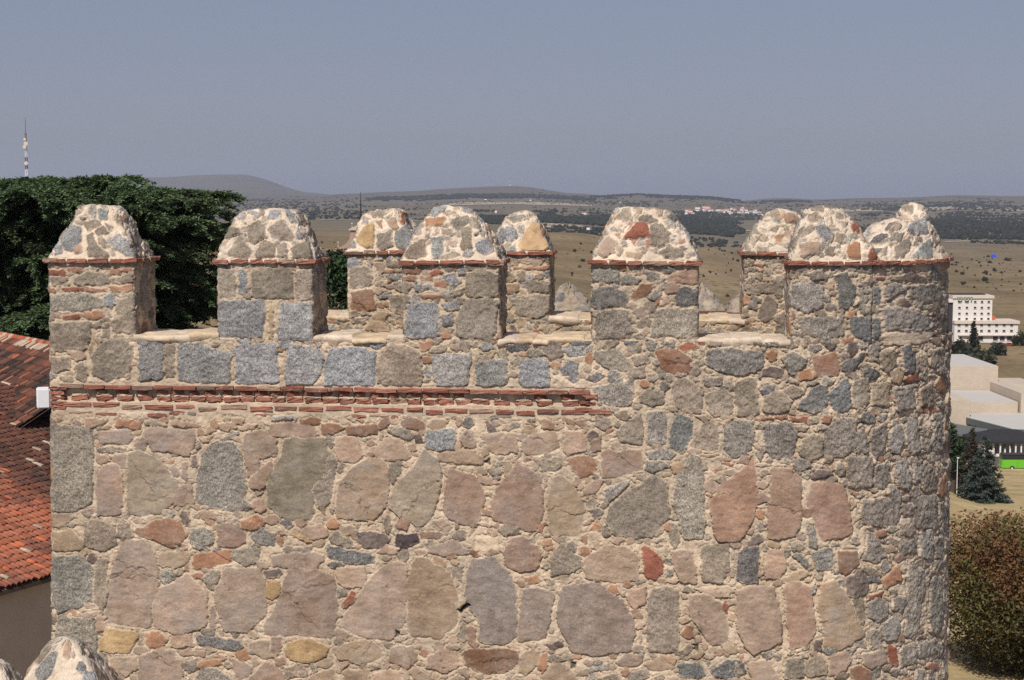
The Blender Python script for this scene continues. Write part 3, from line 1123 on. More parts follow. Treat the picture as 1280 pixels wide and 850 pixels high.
# ---- coping stones in the crenels
def coping(fmap, sa, sb, seed, slope=.10, lift=0.0):
    rg = np.random.default_rng(seed)
    sv = np.arange(sa, sb, .014)
    prof = [(.03, -.075), (.012, -.06), (-.018, -.03), (-.022, .0), (-.012, .022), (.01, .034)] + [(.01 + i * .022, .036 + i * .022 / (THK + .02) * slope) for i in range(1, int((THK + .0) / .022))] + [(THK + .01, slope), (THK + .012, -.05)]
    prof = np.array(prof)
    S, Dp = np.meshgrid(sv, prof[:, 0])
    Pm, Nm = fmap(S, Dp); Pm = Pm.copy()
    Pm[..., 2] = Z_TOP + lift + prof[:, 1][:, None]
    # slabs of different thickness and reach, ragged lip
    edges = [sa]
    while edges[-1] < sb: edges.append(edges[-1] + rg.uniform(.12, .5))
    slab = np.searchsorted(edges, sv)
    oz = rg.normal(0, .012, len(edges) + 1)[slab]; on = rg.normal(0, .014, len(edges) + 1)[slab]
    lipw = np.clip(1 - prof[:, 0] / .3, 0, 1)[:, None]
    Pm[..., 2] += oz[None] * (prof[:, 1] > -.04)[:, None] + .016 * fbm(Pm, 5, 3, seed) * lipw + .010 * fbm(Pm, 7, 2, seed + 5)
    Pm = Pm + Nm * (on[None] * lipw + .022 * fbm(Pm * [1, 1, 0], 5, 3, seed + 1) * lipw)[..., None]
    jn = sv[None] + .05 * fbm(Pm, 6, 3, seed + 9)
    gap = np.min(np.abs(jn[..., None] - np.array(edges)[None, None]), -1) < .010
    slab2 = np.clip(np.searchsorted(edges, jn), 0, len(edges))
    Pm[..., 2] -= np.where(gap, .010, 0)
    tint = np.array([srgb(c) * KA for c in ((218, 196, 168), (222, 202, 178), (212, 188, 158), (212, 192, 170), (214, 190, 158))])
    cs = tint[rg.integers(0, 5, len(edges) + 1)][slab2]
    C = cs * (1 + .10 * fbm(Pm, 6, 3, seed + 2)[..., None] + .05 * fbm(Pm, 30, 2, seed + 3)[..., None])
    st = np.clip(fbm(Pm, 3.2, 3, seed + 4) * 2 - .7, 0, .6)[..., None]
    C = C * (1 - st) + srgb((200, 168, 128)) * KA * st
    me = mesh_np('coping', Pm.reshape(-1, 3), grid_faces(*Pm.shape[:2])[:, ::-1], np.clip(C, .01, .9).reshape(-1, 3), extra={'Gran': np.full(C.shape[:2], .12)})
    tlink('coping', me, None, M_STONE)

# ---- merlons
NP = 300
def ring(a, b, rc, n=NP):
    """rounded rectangle, half sizes a (along) b (through), starting at back-left, front side first; returns (u, d, s)"""
    rc = min(rc, a * .98, b * .98)
    segs = []
    # front edge runs left->right at d=-b
    def arc(cx, cy, a0, m):
        t = a0 + np.linspace(0, math.pi / 2, m, endpoint=False)
        return np.stack([cx + rc * np.cos(t), cy + rc * np.sin(t)], -1)
    pts = [np.array([[-a + rc, -b], [a - rc, -b]]), arc(a - rc, -b + rc, -math.pi / 2, 8), np.array([[a, -b + rc], [a, b - rc]]), arc(a - rc, b - rc, 0, 8),
           np.array([[a - rc, b], [-a + rc, b]]), arc(-a + rc, b - rc, math.pi / 2, 8), np.array([[-a, b - rc], [-a, -b + rc]]), arc(-a + rc, -b + rc, math.pi, 8)]
    p = np.concatenate(pts)
    q = np.concatenate([p, p[:1]])
    L = np.concatenate([[0], np.cumsum(np.linalg.norm(np.diff(q, axis=0), axis=1))])
    t = np.linspace(0, L[-1], n, endpoint=False)
    return np.interp(t, L, q[:, 0]), np.interp(t, L, q[:, 1]), t

def qcoords(P, Nn, fwd, s, off):
    Q = project(P)
    v = np.sum(Nn * fwd, -1) / (np.linalg.norm(Nn[..., :2], axis=-1) + 1e-6)
    vis = v > .62
    virt = np.stack([np.broadcast_to(off + s * 100, P.shape[:2]), -P[..., 2] * 100 + 3000], -1)
    return np.where(vis[..., None], Q, virt), vis

def merlon(fmap, sa, sb, da, db, key, cap, seed, ztop=0.0, wear=1.0, body_top=Z_CRS, label=None):
    """body, brick course and rubble cap; sa..sb along the wall, da..db through it"""
    rg = np.random.default_rng(seed)
    uc, dc = (sa + sb) / 2, (da + db) / 2
    a, b = (sb - sa) / 2, (db - da) / 2
    # body
    zs = np.concatenate([[Z_TOP - .07], np.arange(Z_TOP - .002, body_top + .012, .0115)])
    u, d, t = ring(a, b, .035)
    tap = np.where(zs < Z_TOP - .03, -.03, 0)
    P = np.zeros((len(zs), NP, 3)); Nn = np.zeros_like(P)
    for i, z in enumerate(zs):
        uu, dd, _ = ring(a + tap[i], b + tap[i], .035)
        p, n = fmap(uc + uu, dc + dd)
        P[i] = p; P[i, :, 2] = z
    if fmap is front_map: P = P + N0 * 0
    Nn = normals(P, True)
    Nn[0] = Nn[2]; Nn[1] = Nn[2]; Nn[-1] = Nn[-2]
    _, nf = fmap(np.array([uc]), np.array([dc])); fwd = nf[0]
    if np.sum(Nn[5, NP // 8] * fwd) < 0: Nn = -Nn; flip = True
    else: flip = False
    off = 4000 + seed * 1000
    Q, vis = qcoords(P, Nn, fwd, t[None], off)
    kb, kc = key
    per = t[-1] * 100
    virt = fill_stones([], (off, 3000 - body_top * 100 - 4, off + per + 1, 3000 - Z_TOP * 100 + 8), [(17, 120), (10, 240), (6, 300), (3.5, 400)], kinds_front, seed)
    px = project(P.reshape(-1, 3))
    bx = (px[:, 0].min(), px[:, 1].min(), px[:, 0].max(), px[:, 1].max() + 2)
    loc = [st for st in STONES[kb] if st[1][:, 0].max() > bx[0] and st[1][:, 0].min() < bx[2] and st[1][:, 1].min() < bx[3] and st[1][:, 1].max() > bx[1]]
    sm = fill_stones(loc, bx, [(6, 120), (4.2, 400), (2.8, 600)], kinds_front, seed + 50)
    H, C, G = masonry(Q, P, loc + sm + virt, wear)
    ar = np.clip(1 - np.abs(fbm(P, 4, 2, seed)) * 1.5, 0, 1)
    V = P + Nn * H[..., None]
    f = grid_faces(len(zs), NP, True)
    body = tlink('merlon', mesh_np('merlon', V.reshape(-1, 3), f if not flip else f[:, ::-1], C.reshape(-1, 3), extra={'Gran': G}), None, M_STONE)
    if label: body['label'] = label
    # cap
    hgt, top, pw, sx, peaks = cap['h'], cap['top'], cap.get('p', 1.0), cap.get('sx', 0.0), cap.get('peaks')
    ex = cap.get('ex', (0, 0))
    rows = [(Z_CRS - .004 + ztop, -.02, 0), (Z_CRS + ztop, .03, 0), (Z_CRS + .05 + ztop, .03, 0), (Z_CRS + .056 + ztop, .005, 0)]
    tt = np.concatenate([np.linspace(0, .9, 56), .9 + .1 * np.sin(np.linspace(0, math.pi / 2, 22)[1:])])
    zr = []; P = []
    for z, o, _ in rows:
        uu, dd, _ = ring(a + o + sum(ex) / 2, b + o, .05)
        p, _n = fmap(uc + (ex[1] - ex[0]) / 2 + uu, dc + dd); p = p.copy(); p[:, 2] = z; P.append(p)
    for x in tt:
        y = x ** pw
        r = 1 - (1 - top) * y
        rb = 1 - (1 - cap.get('topd', top)) * y
        if x > .9:
            k = math.sqrt(max(0, 1 - ((x - .9) / .1) ** 2))
            k = .02 + .98 * k
            r *= k; rb *= k
        aa, bbx = (a + .005 + sum(ex) / 2) * r, (b + .005) * rb
        uu, dd, _ = ring(aa, bbx, .05 + cap.get('rnd', .10) * x)
        p, _n = fmap(uc + (ex[1] - ex[0]) / 2 + uu + sx * x, dc + dd); p = p.copy()
        zb = Z_CRS + .056 + ztop
        hh = hgt
        if peaks:
            hh = hgt * np.interp(uc + (ex[1] - ex[0]) / 2 + uu + sx * x, [uc + q[0] * a for q in peaks], [q[1] for q in peaks])
        p[:, 2] = zb + hh * x
        P.append(p)
    P = np.stack(P)
    lump = fbm(P, 3.0, 2, seed + 3)
    mask = np.concatenate([np.zeros(3), [.0], np.clip(np.linspace(0, 3, len(tt)), 0, 1)])[:, None]
    Nn = normals(P, True)
    if np.sum(Nn[20, NP // 8] * fwd) < 0: Nn = -Nn
    Nn[-3:] = [0, 0, 1]
    P = P + Nn * ((lump * .042 + .014 * fbm(P, 8, 2, seed + 13)) * mask)[..., None]
    off2 = off + 500
    Q, vis = qcoords(P, Nn, fwd, t[None], off2)
    topr = np.concatenate([np.zeros(4), tt]) > .86
    vis = vis | topr[:, None]; Q = np.where(topr[:, None, None], project(P), Q)
    L = np.cumsum(np.concatenate([[0], np.linalg.norm(np.diff(P[:, NP // 8], axis=0), axis=1)]))
    Q = np.where(vis[..., None], Q, np.stack([np.broadcast_to(off2 + t[None] * 100, P.shape[:2]), np.broadcast_to(5000 + L[:, None] * 100, P.shape[:2])], -1))
    virt = fill_stones([], (off2, 5008, off2 + per + 1, 5000 + L[-1] * 100), [(10, 150), (6.5, 260), (4, 260)], kinds_cap, seed + 2)
    px = project(P.reshape(-1, 3))
    bx = (px[:, 0].min(), px[:, 1].min(), px[:, 0].max(), px[:, 1].max() - 10)
    loc = [st for st in STONES[kc] if st[1][:, 0].max() > bx[0] and st[1][:, 0].min() < bx[2]]
    sm = fill_stones(loc, bx, [(5, 40), (3.6, 90), (2.6, 140)], kinds_cap, seed + 60)
    H, C, G = masonry(Q, P, loc + sm + virt, .9, mortar=MORTAR_CAP, prot=1.7)
    H = H * np.concatenate([np.full(3, .2), [1.0], np.clip((1.0 - tt) / .08, .0, 1)])[:, None]
    V = P + Nn * H[..., None]
    top_v = V[-1].mean(0, keepdims=True)
    V = np.concatenate([V.reshape(-1, 3), top_v]); Cc = np.concatenate([C.reshape(-1, 3), C[-1].mean(0, keepdims=True)])
    n = P.shape[0] * NP
    j = np.arange(NP)
    fan = np.stack([n - NP + j, n - NP + (j + 1) % NP, np.full(NP, n)], -1)
    f = grid_faces(P.shape[0], NP, True)
    if flip: f = f[:, ::-1]; fan = fan[:, ::-1]
    tlink('cap', mesh_np('cap', V, [f, fan], np.clip(Cc, .01, .9), extra={'Gran': np.concatenate([G.ravel(), [.2]])}), body, M_STONE)
    # brick course
    bk = Bricks()
    ax_, bx_ = a + .0, b + .0
    sides = [((-a - ex[0], -b), (a + ex[1], -b)), ((a + ex[1], -b), (a + ex[1], b)), ((a + ex[1], b), (-a - ex[0], b)), ((-a - ex[0], b), (-a - ex[0], -b))]
    sag = rg.normal(0, .008)
    for (p0, p1) in sides:
        p0, p1 = np.array(p0), np.array(p1)
        L = np.linalg.norm(p1 - p0); dr = (p1 - p0) / L
        out = np.array([dr[1], -dr[0]])
        x = -.05
        while x < L + .02:
            l = min(rg.uniform(.17, .31), L + .06 - x)
            if l < .06: break
            c2 = p0 + dr * (x + l / 2) + out * (rg.uniform(.045, .068) - .10)
            pp, nn = fmap(np.array([uc + c2[0]]), np.array([dc + c2[1]]))
            nn = nn[0]; tn = np.array([-nn[1], nn[0], 0])
            A = dr[0] * tn - dr[1] * nn; O = out[0] * tn - out[1] * nn
            c3 = pp[0] + Zax * (Z_CRS + .025 + ztop + rg.normal(0, .004) + sag * (x / L - .5))
            bk.add(*brick(c3, A, O, Zax + A * rg.normal(0, .03), l - .012, .20, .052, brick_col(rg), rg))
            x += l + rg.uniform(.004, .02)
    tlink('brick_course', bk.mesh('brick_course'), body, M_STONE)
    return body

fr = lambda x: s_at(x, 0, -1.2)
rr = lambda x: s_at(x, WID - THK, -1.2)
merlon(front_map, fr(60.5), fr(168), 0, THK, ('FRONT', 'CAPF'), dict(h=.70, top=.42, p=1.05, rnd=.16, sx=.0), 1, label='merlon at the left corner with thin red bricks set in its face')
merlon(front_map, fr(272), fr(391), 0, THK, ('FRONT', 'CAPF'), dict(h=.63, top=.52, p=1.15, rnd=.05, sx=-.02), 2, label='merlon of squared grey granite blocks with a broad flat-topped cap')
merlon(front_map, fr(503.5), fr(624), 0, THK, ('FRONT', 'CAPF'), dict(h=.68, top=.40, p=1.12, rnd=.20, sx=-.01), 3, label='merlon with red brick fragments above two large granite blocks')
merlon(front_map, fr(740), fr(872), 0, THK, ('FRONT', 'CAPF'), dict(h=.66, top=.46, p=1.2, rnd=.18, sx=-.01), 4, label='merlon with a large red stone in its cap')
# the two on the round nose of the tower
def s_front_px(px):
    a = np.linspace(S1 - 1.5, S1 + RAD * 1.5, 900); p, _ = path(a); p = p.copy(); p[:, 2] = -1.2
    q = project(p)[:, 0]; m = int(np.argmax(q))
    return float(np.interp(px, q[:m], a[:m]))
s5a, s5b, s6b = s_front_px(988), s_front_px(1090), S1 + RAD * R(92)
merlon(front_map, s5a, s5b, 0, THK, ('FRONT', 'CAPF'), dict(h=.68, top=.44, p=1.25, rnd=.2, sx=-.06, ex=(0, .10)), 5, wear=1.35, label='weathered grey merlon on the round end with a domed cap')
merlon(front_map, s5b + .01, s6b, .035, THK + .05, ('FRONT', 'CAPF'), dict(h=.66, top=.50, topd=.24, p=1.0, rnd=.12, sx=.10, ex=(.0, 0), peaks=[(-1, .80), (-.3, .80), (-.08, .76), (.10, .74), (.33, 1.10), (.50, .96), (1, .80)]), 6, wear=1.5, label='outermost merlon on the round end with a sharp pointed cap')
merlon(rear_map, rr(434.5), rr(522), 0, THK, ('REAR', 'CAPR'), dict(h=.62, top=.45, p=1.2, rnd=.15), 7, label='rear merlon with a yellow stone at the left of its cap')
merlon(rear_map, rr(611), rr(687), 0, THK, ('REAR', 'CAPR'), dict(h=.56, top=.30, p=1.25, rnd=.2), 8, label='narrow rear merlon with one big buff stone in its cap')
merlon(rear_map, rr(930), rr(1022), 0, THK, ('REAR', 'CAPR'), dict(h=.60, top=.38, p=1.1, rnd=.15), 9, wear=1.35, label='rear merlon half hidden behind the round end')
coping(front_map, fr(168) - .02, fr(272) + .02, 101, .0)
coping(front_map, fr(391) - .02, fr(503.5) + .02, 102, .0)
coping(front_map, fr(624) - .02, fr(740) + .02, 103, .0)
coping(front_map, fr(872) - .02, s5a + .02, 104, .0)
coping(front_map, s6b + .25, S2 - .3, 105, .0)
coping(rear_map, rr(380), rr(434.5) + .02, 106, .03)
coping(rear_map, rr(522) - .02, rr(611) + .02, 107, .03)
coping(rear_map, rr(687) - .02, rr(930) + .02, 108, .03)
# ================================================================== terrain
# screen rows (photo pixels) of the ground at distances Y for a few columns
TD = np.array([4, 12, 30, 75, 120, 200, 320, 400, 550, 750, 1100, 1500, 2000, 2600, 3500, 5000, 7000, 8500, 10000, 12000, 15000, 18000], float)
TP = np.array([-900, 0, 200, 300, 390, 430, 560, 640, 720, 800, 880, 960, 1100, 1240, 1900], float)
def _rows():
    r = {}
    base = [8000, 2900, 1260, 850, 712, 645, 588, 562, 500, 429, 372, 338]
    right = base + [312, 302, 283, 272, 257, 250, 246, 248, 251, 253]
    r[1240] = right; r[1900] = right
    r[1100] = base[:4] + [690, 606, 578] + base[7:-1] + [334, 311, 303, 284, 272, 257, 251, 247, 251, 252, 253]
    r[960] = base[:10] + [370, 325, 308, 300, 284, 270, 256, 250, 248, 246, 250, 252]
    r[880] = base[:9] + [430, 370, 306, 309, 292, 281, 268, 252, 243.5, 248, 250, 252, 253]
    r[800] = base[:9] + [420, 355, 300, 306, 289, 278, 266, 251, 242, 246, 250, 252, 253]
    r[720] = base[:9] + [408, 340, 292, 301, 286, 275, 262, 252, 247, 243, 246, 250, 252]
    r[640] = base[:9] + [395, 330, 292, 298, 284, 274, 261, 251, 245, 234.5, 242, 250, 252]
    r[560] = base[:9] + [380, 325, 292, 294, 282, 272, 260, 251, 244, 236.5, 241, 249, 252]
    r[430] = base[:9] + [370, 318, 296, 288, 279, 271, 262, 253, 248, 242, 242, 244, 252]
    r[390] = base[:9] + [370, 318, 296, 288, 279, 271, 262, 254, 250, 246, 245, 241, 252]
    r[300] = base[:9] + [370, 318, 296, 288, 279, 271, 262, 254, 250, 246, 240, 216.5, 240]
    r[200] = base[:9] + [370, 318, 296, 288, 279, 271, 262, 254, 250, 246, 240, 218, 240]
    r[0] = base[:9] + [370, 318, 296, 288, 279, 271, 262, 254, 250, 246, 240, 234, 245]
    r[-900] = r[0]
    return np.array([r[int(p)] for p in TP])
TR = _rows()
def smooth_interp(x, xp, fp):
    return np.interp(x, xp, fp)
def ground_z(px, Y, detail=True):
    px = np.asarray(px, float); Y = np.asarray(Y, float)
    sh = np.broadcast(px, Y).shape
    pxb = np.broadcast_to(px, sh).ravel(); Yb = np.broadcast_to(Y, sh).ravel()
    # slope tables -> z tables
    Zt = -(TR - 250) / F * TD[None]
    lY = np.log(TD); ly = np.log(np.clip(Yb, TD[0], TD[-1]))
    j = np.clip(np.searchsorted(lY, ly) - 1, 0, len(TD) - 2); fy = (ly - lY[j]) / (lY[j + 1] - lY[j])
    fy = fy * .5 + (fy * fy * (3 - 2 * fy)) * .5
    i = np.clip(np.searchsorted(TP, pxb) - 1, 0, len(TP) - 2); fx = np.clip((pxb - TP[i]) / (TP[i + 1] - TP[i]), 0, 1)
    fx = fx * fx * (3 - 2 * fx)
    z = (Zt[i, j] * (1 - fx) * (1 - fy) + Zt[i + 1, j] * fx * (1 - fy) + Zt[i, j + 1] * (1 - fx) * fy + Zt[i + 1, j + 1] * fx * fy)
    if detail:
        X = (pxb - 640) / F * Yb
        p = np.stack([X, Yb, np.zeros_like(X)], -1)
        z = z + Yb * .0022 * fbm(p / np.maximum(Yb, 60)[:, None] * 300, .03, 3, 91) * np.clip((Yb - 60) / 200, 0, 1)
        z = z + .08 * fbm(p, .25, 2, 92) * (Yb < 300)
    return z.reshape(sh)
def ground_at(px, Y):
    z = float(ground_z(np.array([px]), np.array([Y]))[0])
    return np.array([(px - 640) / F * Y, Y, z])

pxs = np.concatenate([np.linspace(-1500, -200, 30), np.arange(-190, 1480, 6.0), np.linspace(1500, 2700, 30)])
Ys = np.concatenate([np.geomspace(4, 300, 60), np.geomspace(304, 18000, 240)])
PX, YY = np.meshgrid(pxs, Ys)
ZZ = ground_z(PX, YY)
V = np.stack([(PX - 640) / F * YY, YY, ZZ], -1)
def terrain_mat():
    m, nt, b = new_mat('dry_grassland')
    v = objvec(nt)
    sep = nd(nt, 'ShaderNodeSeparateXYZ'); nt.links.new(v, sep.inputs[0])
    yd = sep.outputs['Y']
    n1 = noise(nt, .0022, 5, .6, v); n2 = noise(nt, .018, 5, .65, v); n3 = noise(nt, .25, 4, .7, v); n4 = noise(nt, 2.2, 4, .7, v)
    c = ramp(nt, n2, [(.32, (.105, .075, .040)), (.5, (.20, .140, .076)), (.66, (.29, .210, .122))])
    c2 = ramp(nt, n1, [(.38, (.10, .082, .046)), (.52, (.19, .142, .080)), (.66, (.26, .195, .118))])
    far = nd(nt, 'ShaderNodeMapRange'); far.inputs[1].default_value = 1300; far.inputs[2].default_value = 2600
    nt.links.new(yd, far.inputs[0])
    c = mixc(nt, .45, c, c2)
    c = mixc(nt, mathn(nt, 'MULTIPLY', far.outputs[0], .75), c, (.135, .118, .090))
    near = nd(nt, 'ShaderNodeMapRange'); near.inputs[1].default_value = 640; near.inputs[2].default_value = 420
    nt.links.new(yd, near.inputs[0])
    c = mixc(nt, mathn(nt, 'MULTIPLY', near.outputs[0], .9), c, ramp(nt, noise(nt, .12, 4, .65, v), [(.32, (.20, .18, .075)), (.45, (.38, .285, .145)), (.65, (.46, .35, .19))]))
    vf = nd(nt, 'ShaderNodeMapRange'); vf.inputs[1].default_value = 6500; vf.inputs[2].default_value = 9500
    nt.links.new(yd, vf.inputs[0])
    c = mixc(nt, vf.outputs[0], c, (.105, .092, .075))
    # tufts and scrub of a size that reads at its distance
    f3 = mathn(nt, 'ADD', mathn(nt, 'MULTIPLY', mathn(nt, 'SUBTRACT', n3, .5), 1.1), 1.0)
    f4 = mathn(nt, 'ADD', mathn(nt, 'MULTIPLY', mathn(nt, 'SUBTRACT', n4, .5), .9), 1.0)
    c = mixc(nt, 1.0, c, f3, 'MULTIPLY'); c = mixc(nt, 1.0, c, f4, 'MULTIPLY')
    def scrub(cell, thr, dens_noise, lo, hi, col, c):
        vo = nd(nt, 'ShaderNodeTexVoronoi', Scale=1.0 / cell); nt.links.new(v, vo.inputs['Vector'])
        dn = nd(nt, 'ShaderNodeMapRange'); dn.inputs[1].default_value = lo; dn.inputs[2].default_value = hi
        dn.inputs[3].default_value = 0; dn.inputs[4].default_value = thr
        nt.links.new(dens_noise, dn.inputs[0])
        f = mathn(nt, 'LESS_THAN', vo.outputs['Distance'], dn.outputs[0])
        return mixc(nt, mathn(nt, 'MULTIPLY', f, .8), c, col)
    c = scrub(9, .30, noise(nt, .009, 3, .6, v), .46, .62, (.055, .058, .034), c)
    fs = nd(nt, 'ShaderNodeMapRange'); fs.inputs[1].default_value = 1800; fs.inputs[2].default_value = 2600
    nt.links.new(yd, fs.inputs[0])
    cf = scrub(38, .42, noise(nt, .0012, 4, .62, v), .40, .66, (.040, .046, .034), c)
    cf = scrub(90, .42, noise(nt, .00045, 4, .6, v), .42, .62, (.040, .047, .035), cf)
    c = mixc(nt, fs.outputs[0], c, cf)
    nt.links.new(c, b.inputs['Base Color'])
    b.inputs['Roughness'].default_value = .95
    b.inputs['Specular IOR Level'].default_value = .1
    bp = nd(nt, 'ShaderNodeBump', Strength=.6, Distance=.15); nt.links.new(n4, bp.inputs['Height']); nt.links.new(bp.outputs[0], b.inputs['Normal'])
    return m
M_TERR = terrain_mat()
o = link('ground', mesh_np('ground', V.reshape(-1, 3), grid_faces(len(Ys), len(pxs))), None, M_TERR)
tag(o, kind='structure')

# ================================================================== foliage
def leaf_quads(C, size, up=.5, flat=0.0, rg=rng, aspect=1.6):
    """small bent leaf clumps (quads) around centres C"""
    n = len(C)
    nrm = rg.normal(0, 1, (n, 3)); nrm[:, 2] = np.abs(nrm[:, 2]) + up
    nrm[:, :2] *= (1 - flat)
    nrm /= np.linalg.norm(nrm, axis=1, keepdims=True)
    t = rg.normal(0, 1, (n, 3)); t -= nrm * (t * nrm).sum(1, keepdims=True); t /= np.linalg.norm(t, axis=1, keepdims=True)
    bt = np.cross(nrm, t)
    s = (size * rg.uniform(.6, 1.4, n))[:, None]
    a = s * aspect * .5; w = s * .5
    V = np.stack([C - t * a, C + bt * w * rg.uniform(.5, 1, (n, 1)), C + t * a, C - bt * w * rg.uniform(.5, 1, (n, 1))], 1)
    return V.reshape(-1, 3), np.arange(4 * n).reshape(n, 4)
def crown_points(n, clumps, rg):
    """points in the shells of several clumps (centre, radii)"""
    w = np.array([c[1][0] * c[1][1] * c[1][2] for c in clumps]) ** .67; w /= w.sum()
    k = rg.choice(len(clumps), n, p=w)
    cc = np.array([c[0] for c in clumps])[k]; rr_ = np.array([c[1] for c in clumps])[k]
    d = rg.normal(0, 1, (n, 3)); d /= np.linalg.norm(d, axis=1, keepdims=True)
    r = rg.uniform(.45, 1.05, (n, 1)) ** .6
    return cc + d * r * rr_
M_LEAF = col_mat('foliage', .75, .18, .2)
M_BARK = plain_mat('bark', (.075, .055, .04), .95, .3, 3, .8)
def tube(path_, radii, nseg=8):
    path_ = np.asarray(path_, float); radii = np.asarray(radii, float)
    V = []
    for i, p in enumerate(path_):
        d = path_[min(i + 1, len(path_) - 1)] - path_[max(i - 1, 0)]
        d /= np.linalg.norm(d) + 1e-9
        x = np.cross(d, [.3, .9, .2]); x /= np.linalg.norm(x); y = np.cross(d, x)
        a = np.arange(nseg) / nseg * 2 * math.pi
        V.append(p + radii[i] * (np.cos(a)[:, None] * x + np.sin(a)[:, None] * y))
    V = np.concatenate(V)
    return V, grid_faces(len(path_), nseg, True)
class Geo:
    def __init__(s): s.V, s.F4, s.F3, s.C, s.n = [], [], [], [], 0
    def add(s, V, Fc, c=None):
        V = np.asarray(V, float); Fc = np.asarray(Fc)
        s.V.append(V); (s.F4 if Fc.shape[1] == 4 else s.F3).append(Fc + s.n); s.n += len(V)
        if c is not None:
            c = np.asarray(c, float); s.C.append(np.broadcast_to(c, (len(V), 3)))
    def box(s, c, size, rot=0.0, col=None):
        v = BOXV * np.asarray(size); M = np.eye(3); M[:2, :2] = rot2(rot)
        s.add(v @ M.T + c, BOXF, col)
    def mesh(s, name, smooth=True):
        fs = [np.concatenate(x) for x in (s.F4, s.F3) if x]
        return mesh_np(name, np.concatenate(s.V), fs, np.concatenate(s.C) if s.C else None, smooth)
BOXV = np.array([[x, y, z] for x in (-.5, .5) for y in (-.5, .5) for z in (-.5, .5)])
BOXF = np.array([[0, 1, 3, 2], [4, 6, 7, 5], [0, 4, 5, 1], [2, 3, 7, 6], [0, 2, 6, 4], [1, 5, 7, 3]])

def make_tree(name, base, trunk, crownmesh, label, cat='tree', group=None, mat=None):
    root = tag(empty(name, base), label, cat, group)
    if trunk is not None: link('trunk', trunk, root, M_BARK)
    link('crown', crownmesh, root, mat or M_LEAF)
    return root

# ---- cedar behind the roofs: wide shelves of sprays
def cedar():
    rg = np.random.default_rng(5)
    Y = 82.0; k_ = 82.0 / 66.0
    base = at(108, 620, Y)
    Ht = at(108, 222, Y)[2] - base[2]
    P = []; D = []; TN = []; br = Geo()
    tv, tf = tube([[0, 0, -.3], [0.1, 0, Ht * .35], [0, .1, Ht * .7], [.1, 0, Ht * .96]], [.55, .42, .26, .06], 10); br.add(tv, tf)
    # (photo row of the shelf, reach in m, branches)
    shelves = [(224, 2.4, 7), (230, 4.2, 9), (238, 5.6, 10), (249, 6.3, 11)] + [(y, 6.7, 11) for y in range(261, 480, 12)]
    for li, (py, Lr, nb) in enumerate(shelves):
        Lr = Lr * k_
        z0 = at(108, py, Y)[2] - base[2]
        for b_ in range(nb):
            az = 2 * math.pi * b_ / nb + rg.uniform(-.28, .28) + li * 1.1
            L = Lr * rg.uniform(.5, 1.06)
            if li in (1, 2) and b_ == 0: az, L = -.25 + .3 * li, 6.9
            d = np.array([math.cos(az), math.sin(az), 0]); sd = np.array([-d[1], d[0], 0])
            rise = rg.uniform(-.02, .07); droop = rg.uniform(.03, .11); zo = rg.normal(0, .12)
            t = np.linspace(0, 1, 14)
            cen = d[None] * (t * L)[:, None] + sd[None] * (np.sin(t * 2.5 + rg.uniform(0, 3)) * .3)[:, None]
            cen[:, 2] = z0 + zo - .35 * (1 - t) + L * (rise * t - droop * t ** 3)
            v, f = tube(cen, .09 * (1 - t * .9) + .012, 5); br.add(v, f)
            # side branchlets, each a flat feather
            for k in range(int(L * 5.2)):
                tk = rg.uniform(.10, 1.0); c0 = np.array([np.interp(tk, t, cen[:, i]) for i in range(3)])
                s_ = rg.choice([-1, 1]); ln = (.65 + 1.5 * math.sin(min(1, tk) * math.pi * .8)) * rg.uniform(.5, 1.05)
                if tk > .93: s_ *= .3
                dd = d * rg.uniform(.5, 1.0) + sd * s_ * rg.uniform(.6, 1.0); dd[2] = rg.normal(-.09, .12); dd /= np.linalg.norm(dd)
                m = int(26 * ln)
                u = rg.uniform(.05, 1, m)
                side = np.cross(dd, [0, 0, 1])
                w = rg.uniform(-1, 1, m) * .20 * (1.1 - u)
                q = c0 + dd * (u * ln)[:, None] + side * w[:, None]
                q[:, 2] += .09 - .21 * ln * u ** 2 + rg.normal(0, .03, m)
                P.append(q); D.append(dd + side * np.sign(w)[:, None] * .6 + rg.normal(0, .12, (m, 3))); TN.append(np.full(m, rg.uniform(.7, 1.3)))
    P = np.concatenate(P); D = np.concatenate(D); D /= np.linalg.norm(D, axis=1, keepdims=True); tone = np.concatenate(TN)
    n = len(P); g = Geo()
    for k in range(5):
        c = P + D * rg.uniform(-.16, .16, (n, 1)) + rg.normal(0, .035, (n, 3)) * [1, 1, .6]
        dr = D + rg.normal(0, .45, (n, 3)) * [1, 1, .6]; dr[:, 2] += .02
        dr /= np.linalg.norm(dr, axis=1, keepdims=True)
        wv = np.cross(dr, [0, 0, 1]) + rg.normal(0, .35, (n, 3)); wv -= dr * (wv * dr).sum(1, keepdims=True); wv /= np.linalg.norm(wv, axis=1, keepdims=True)
        ln = rg.uniform(.13, .25, (n, 1)); wd = rg.uniform(.032, .06, (n, 1))
        V = np.stack([c - wv * wd * .6, c + dr * ln * .5 - wv * wd, c + dr * ln, c + dr * ln * .5 + wv * wd], 1).reshape(-1, 3)
        col = np.array([.102, .150, .072]) * (tone * rg.uniform(.75, 1.25, n))[:, None] + np.array([.014, .012, 0]) * rg.uniform(0, 1, (n, 1))
        g.add(V, np.arange(4 * n).reshape(n, 4), np.repeat(col, 4, 0))
    print('cedar tufts', n * 6)
    return make_tree('cedar_tree', tuple(base), br.mesh('trunk'), g.mesh('crown', False), 'big dark green cedar with layered branches behind the tiled roofs', 'cedar')
cedar()

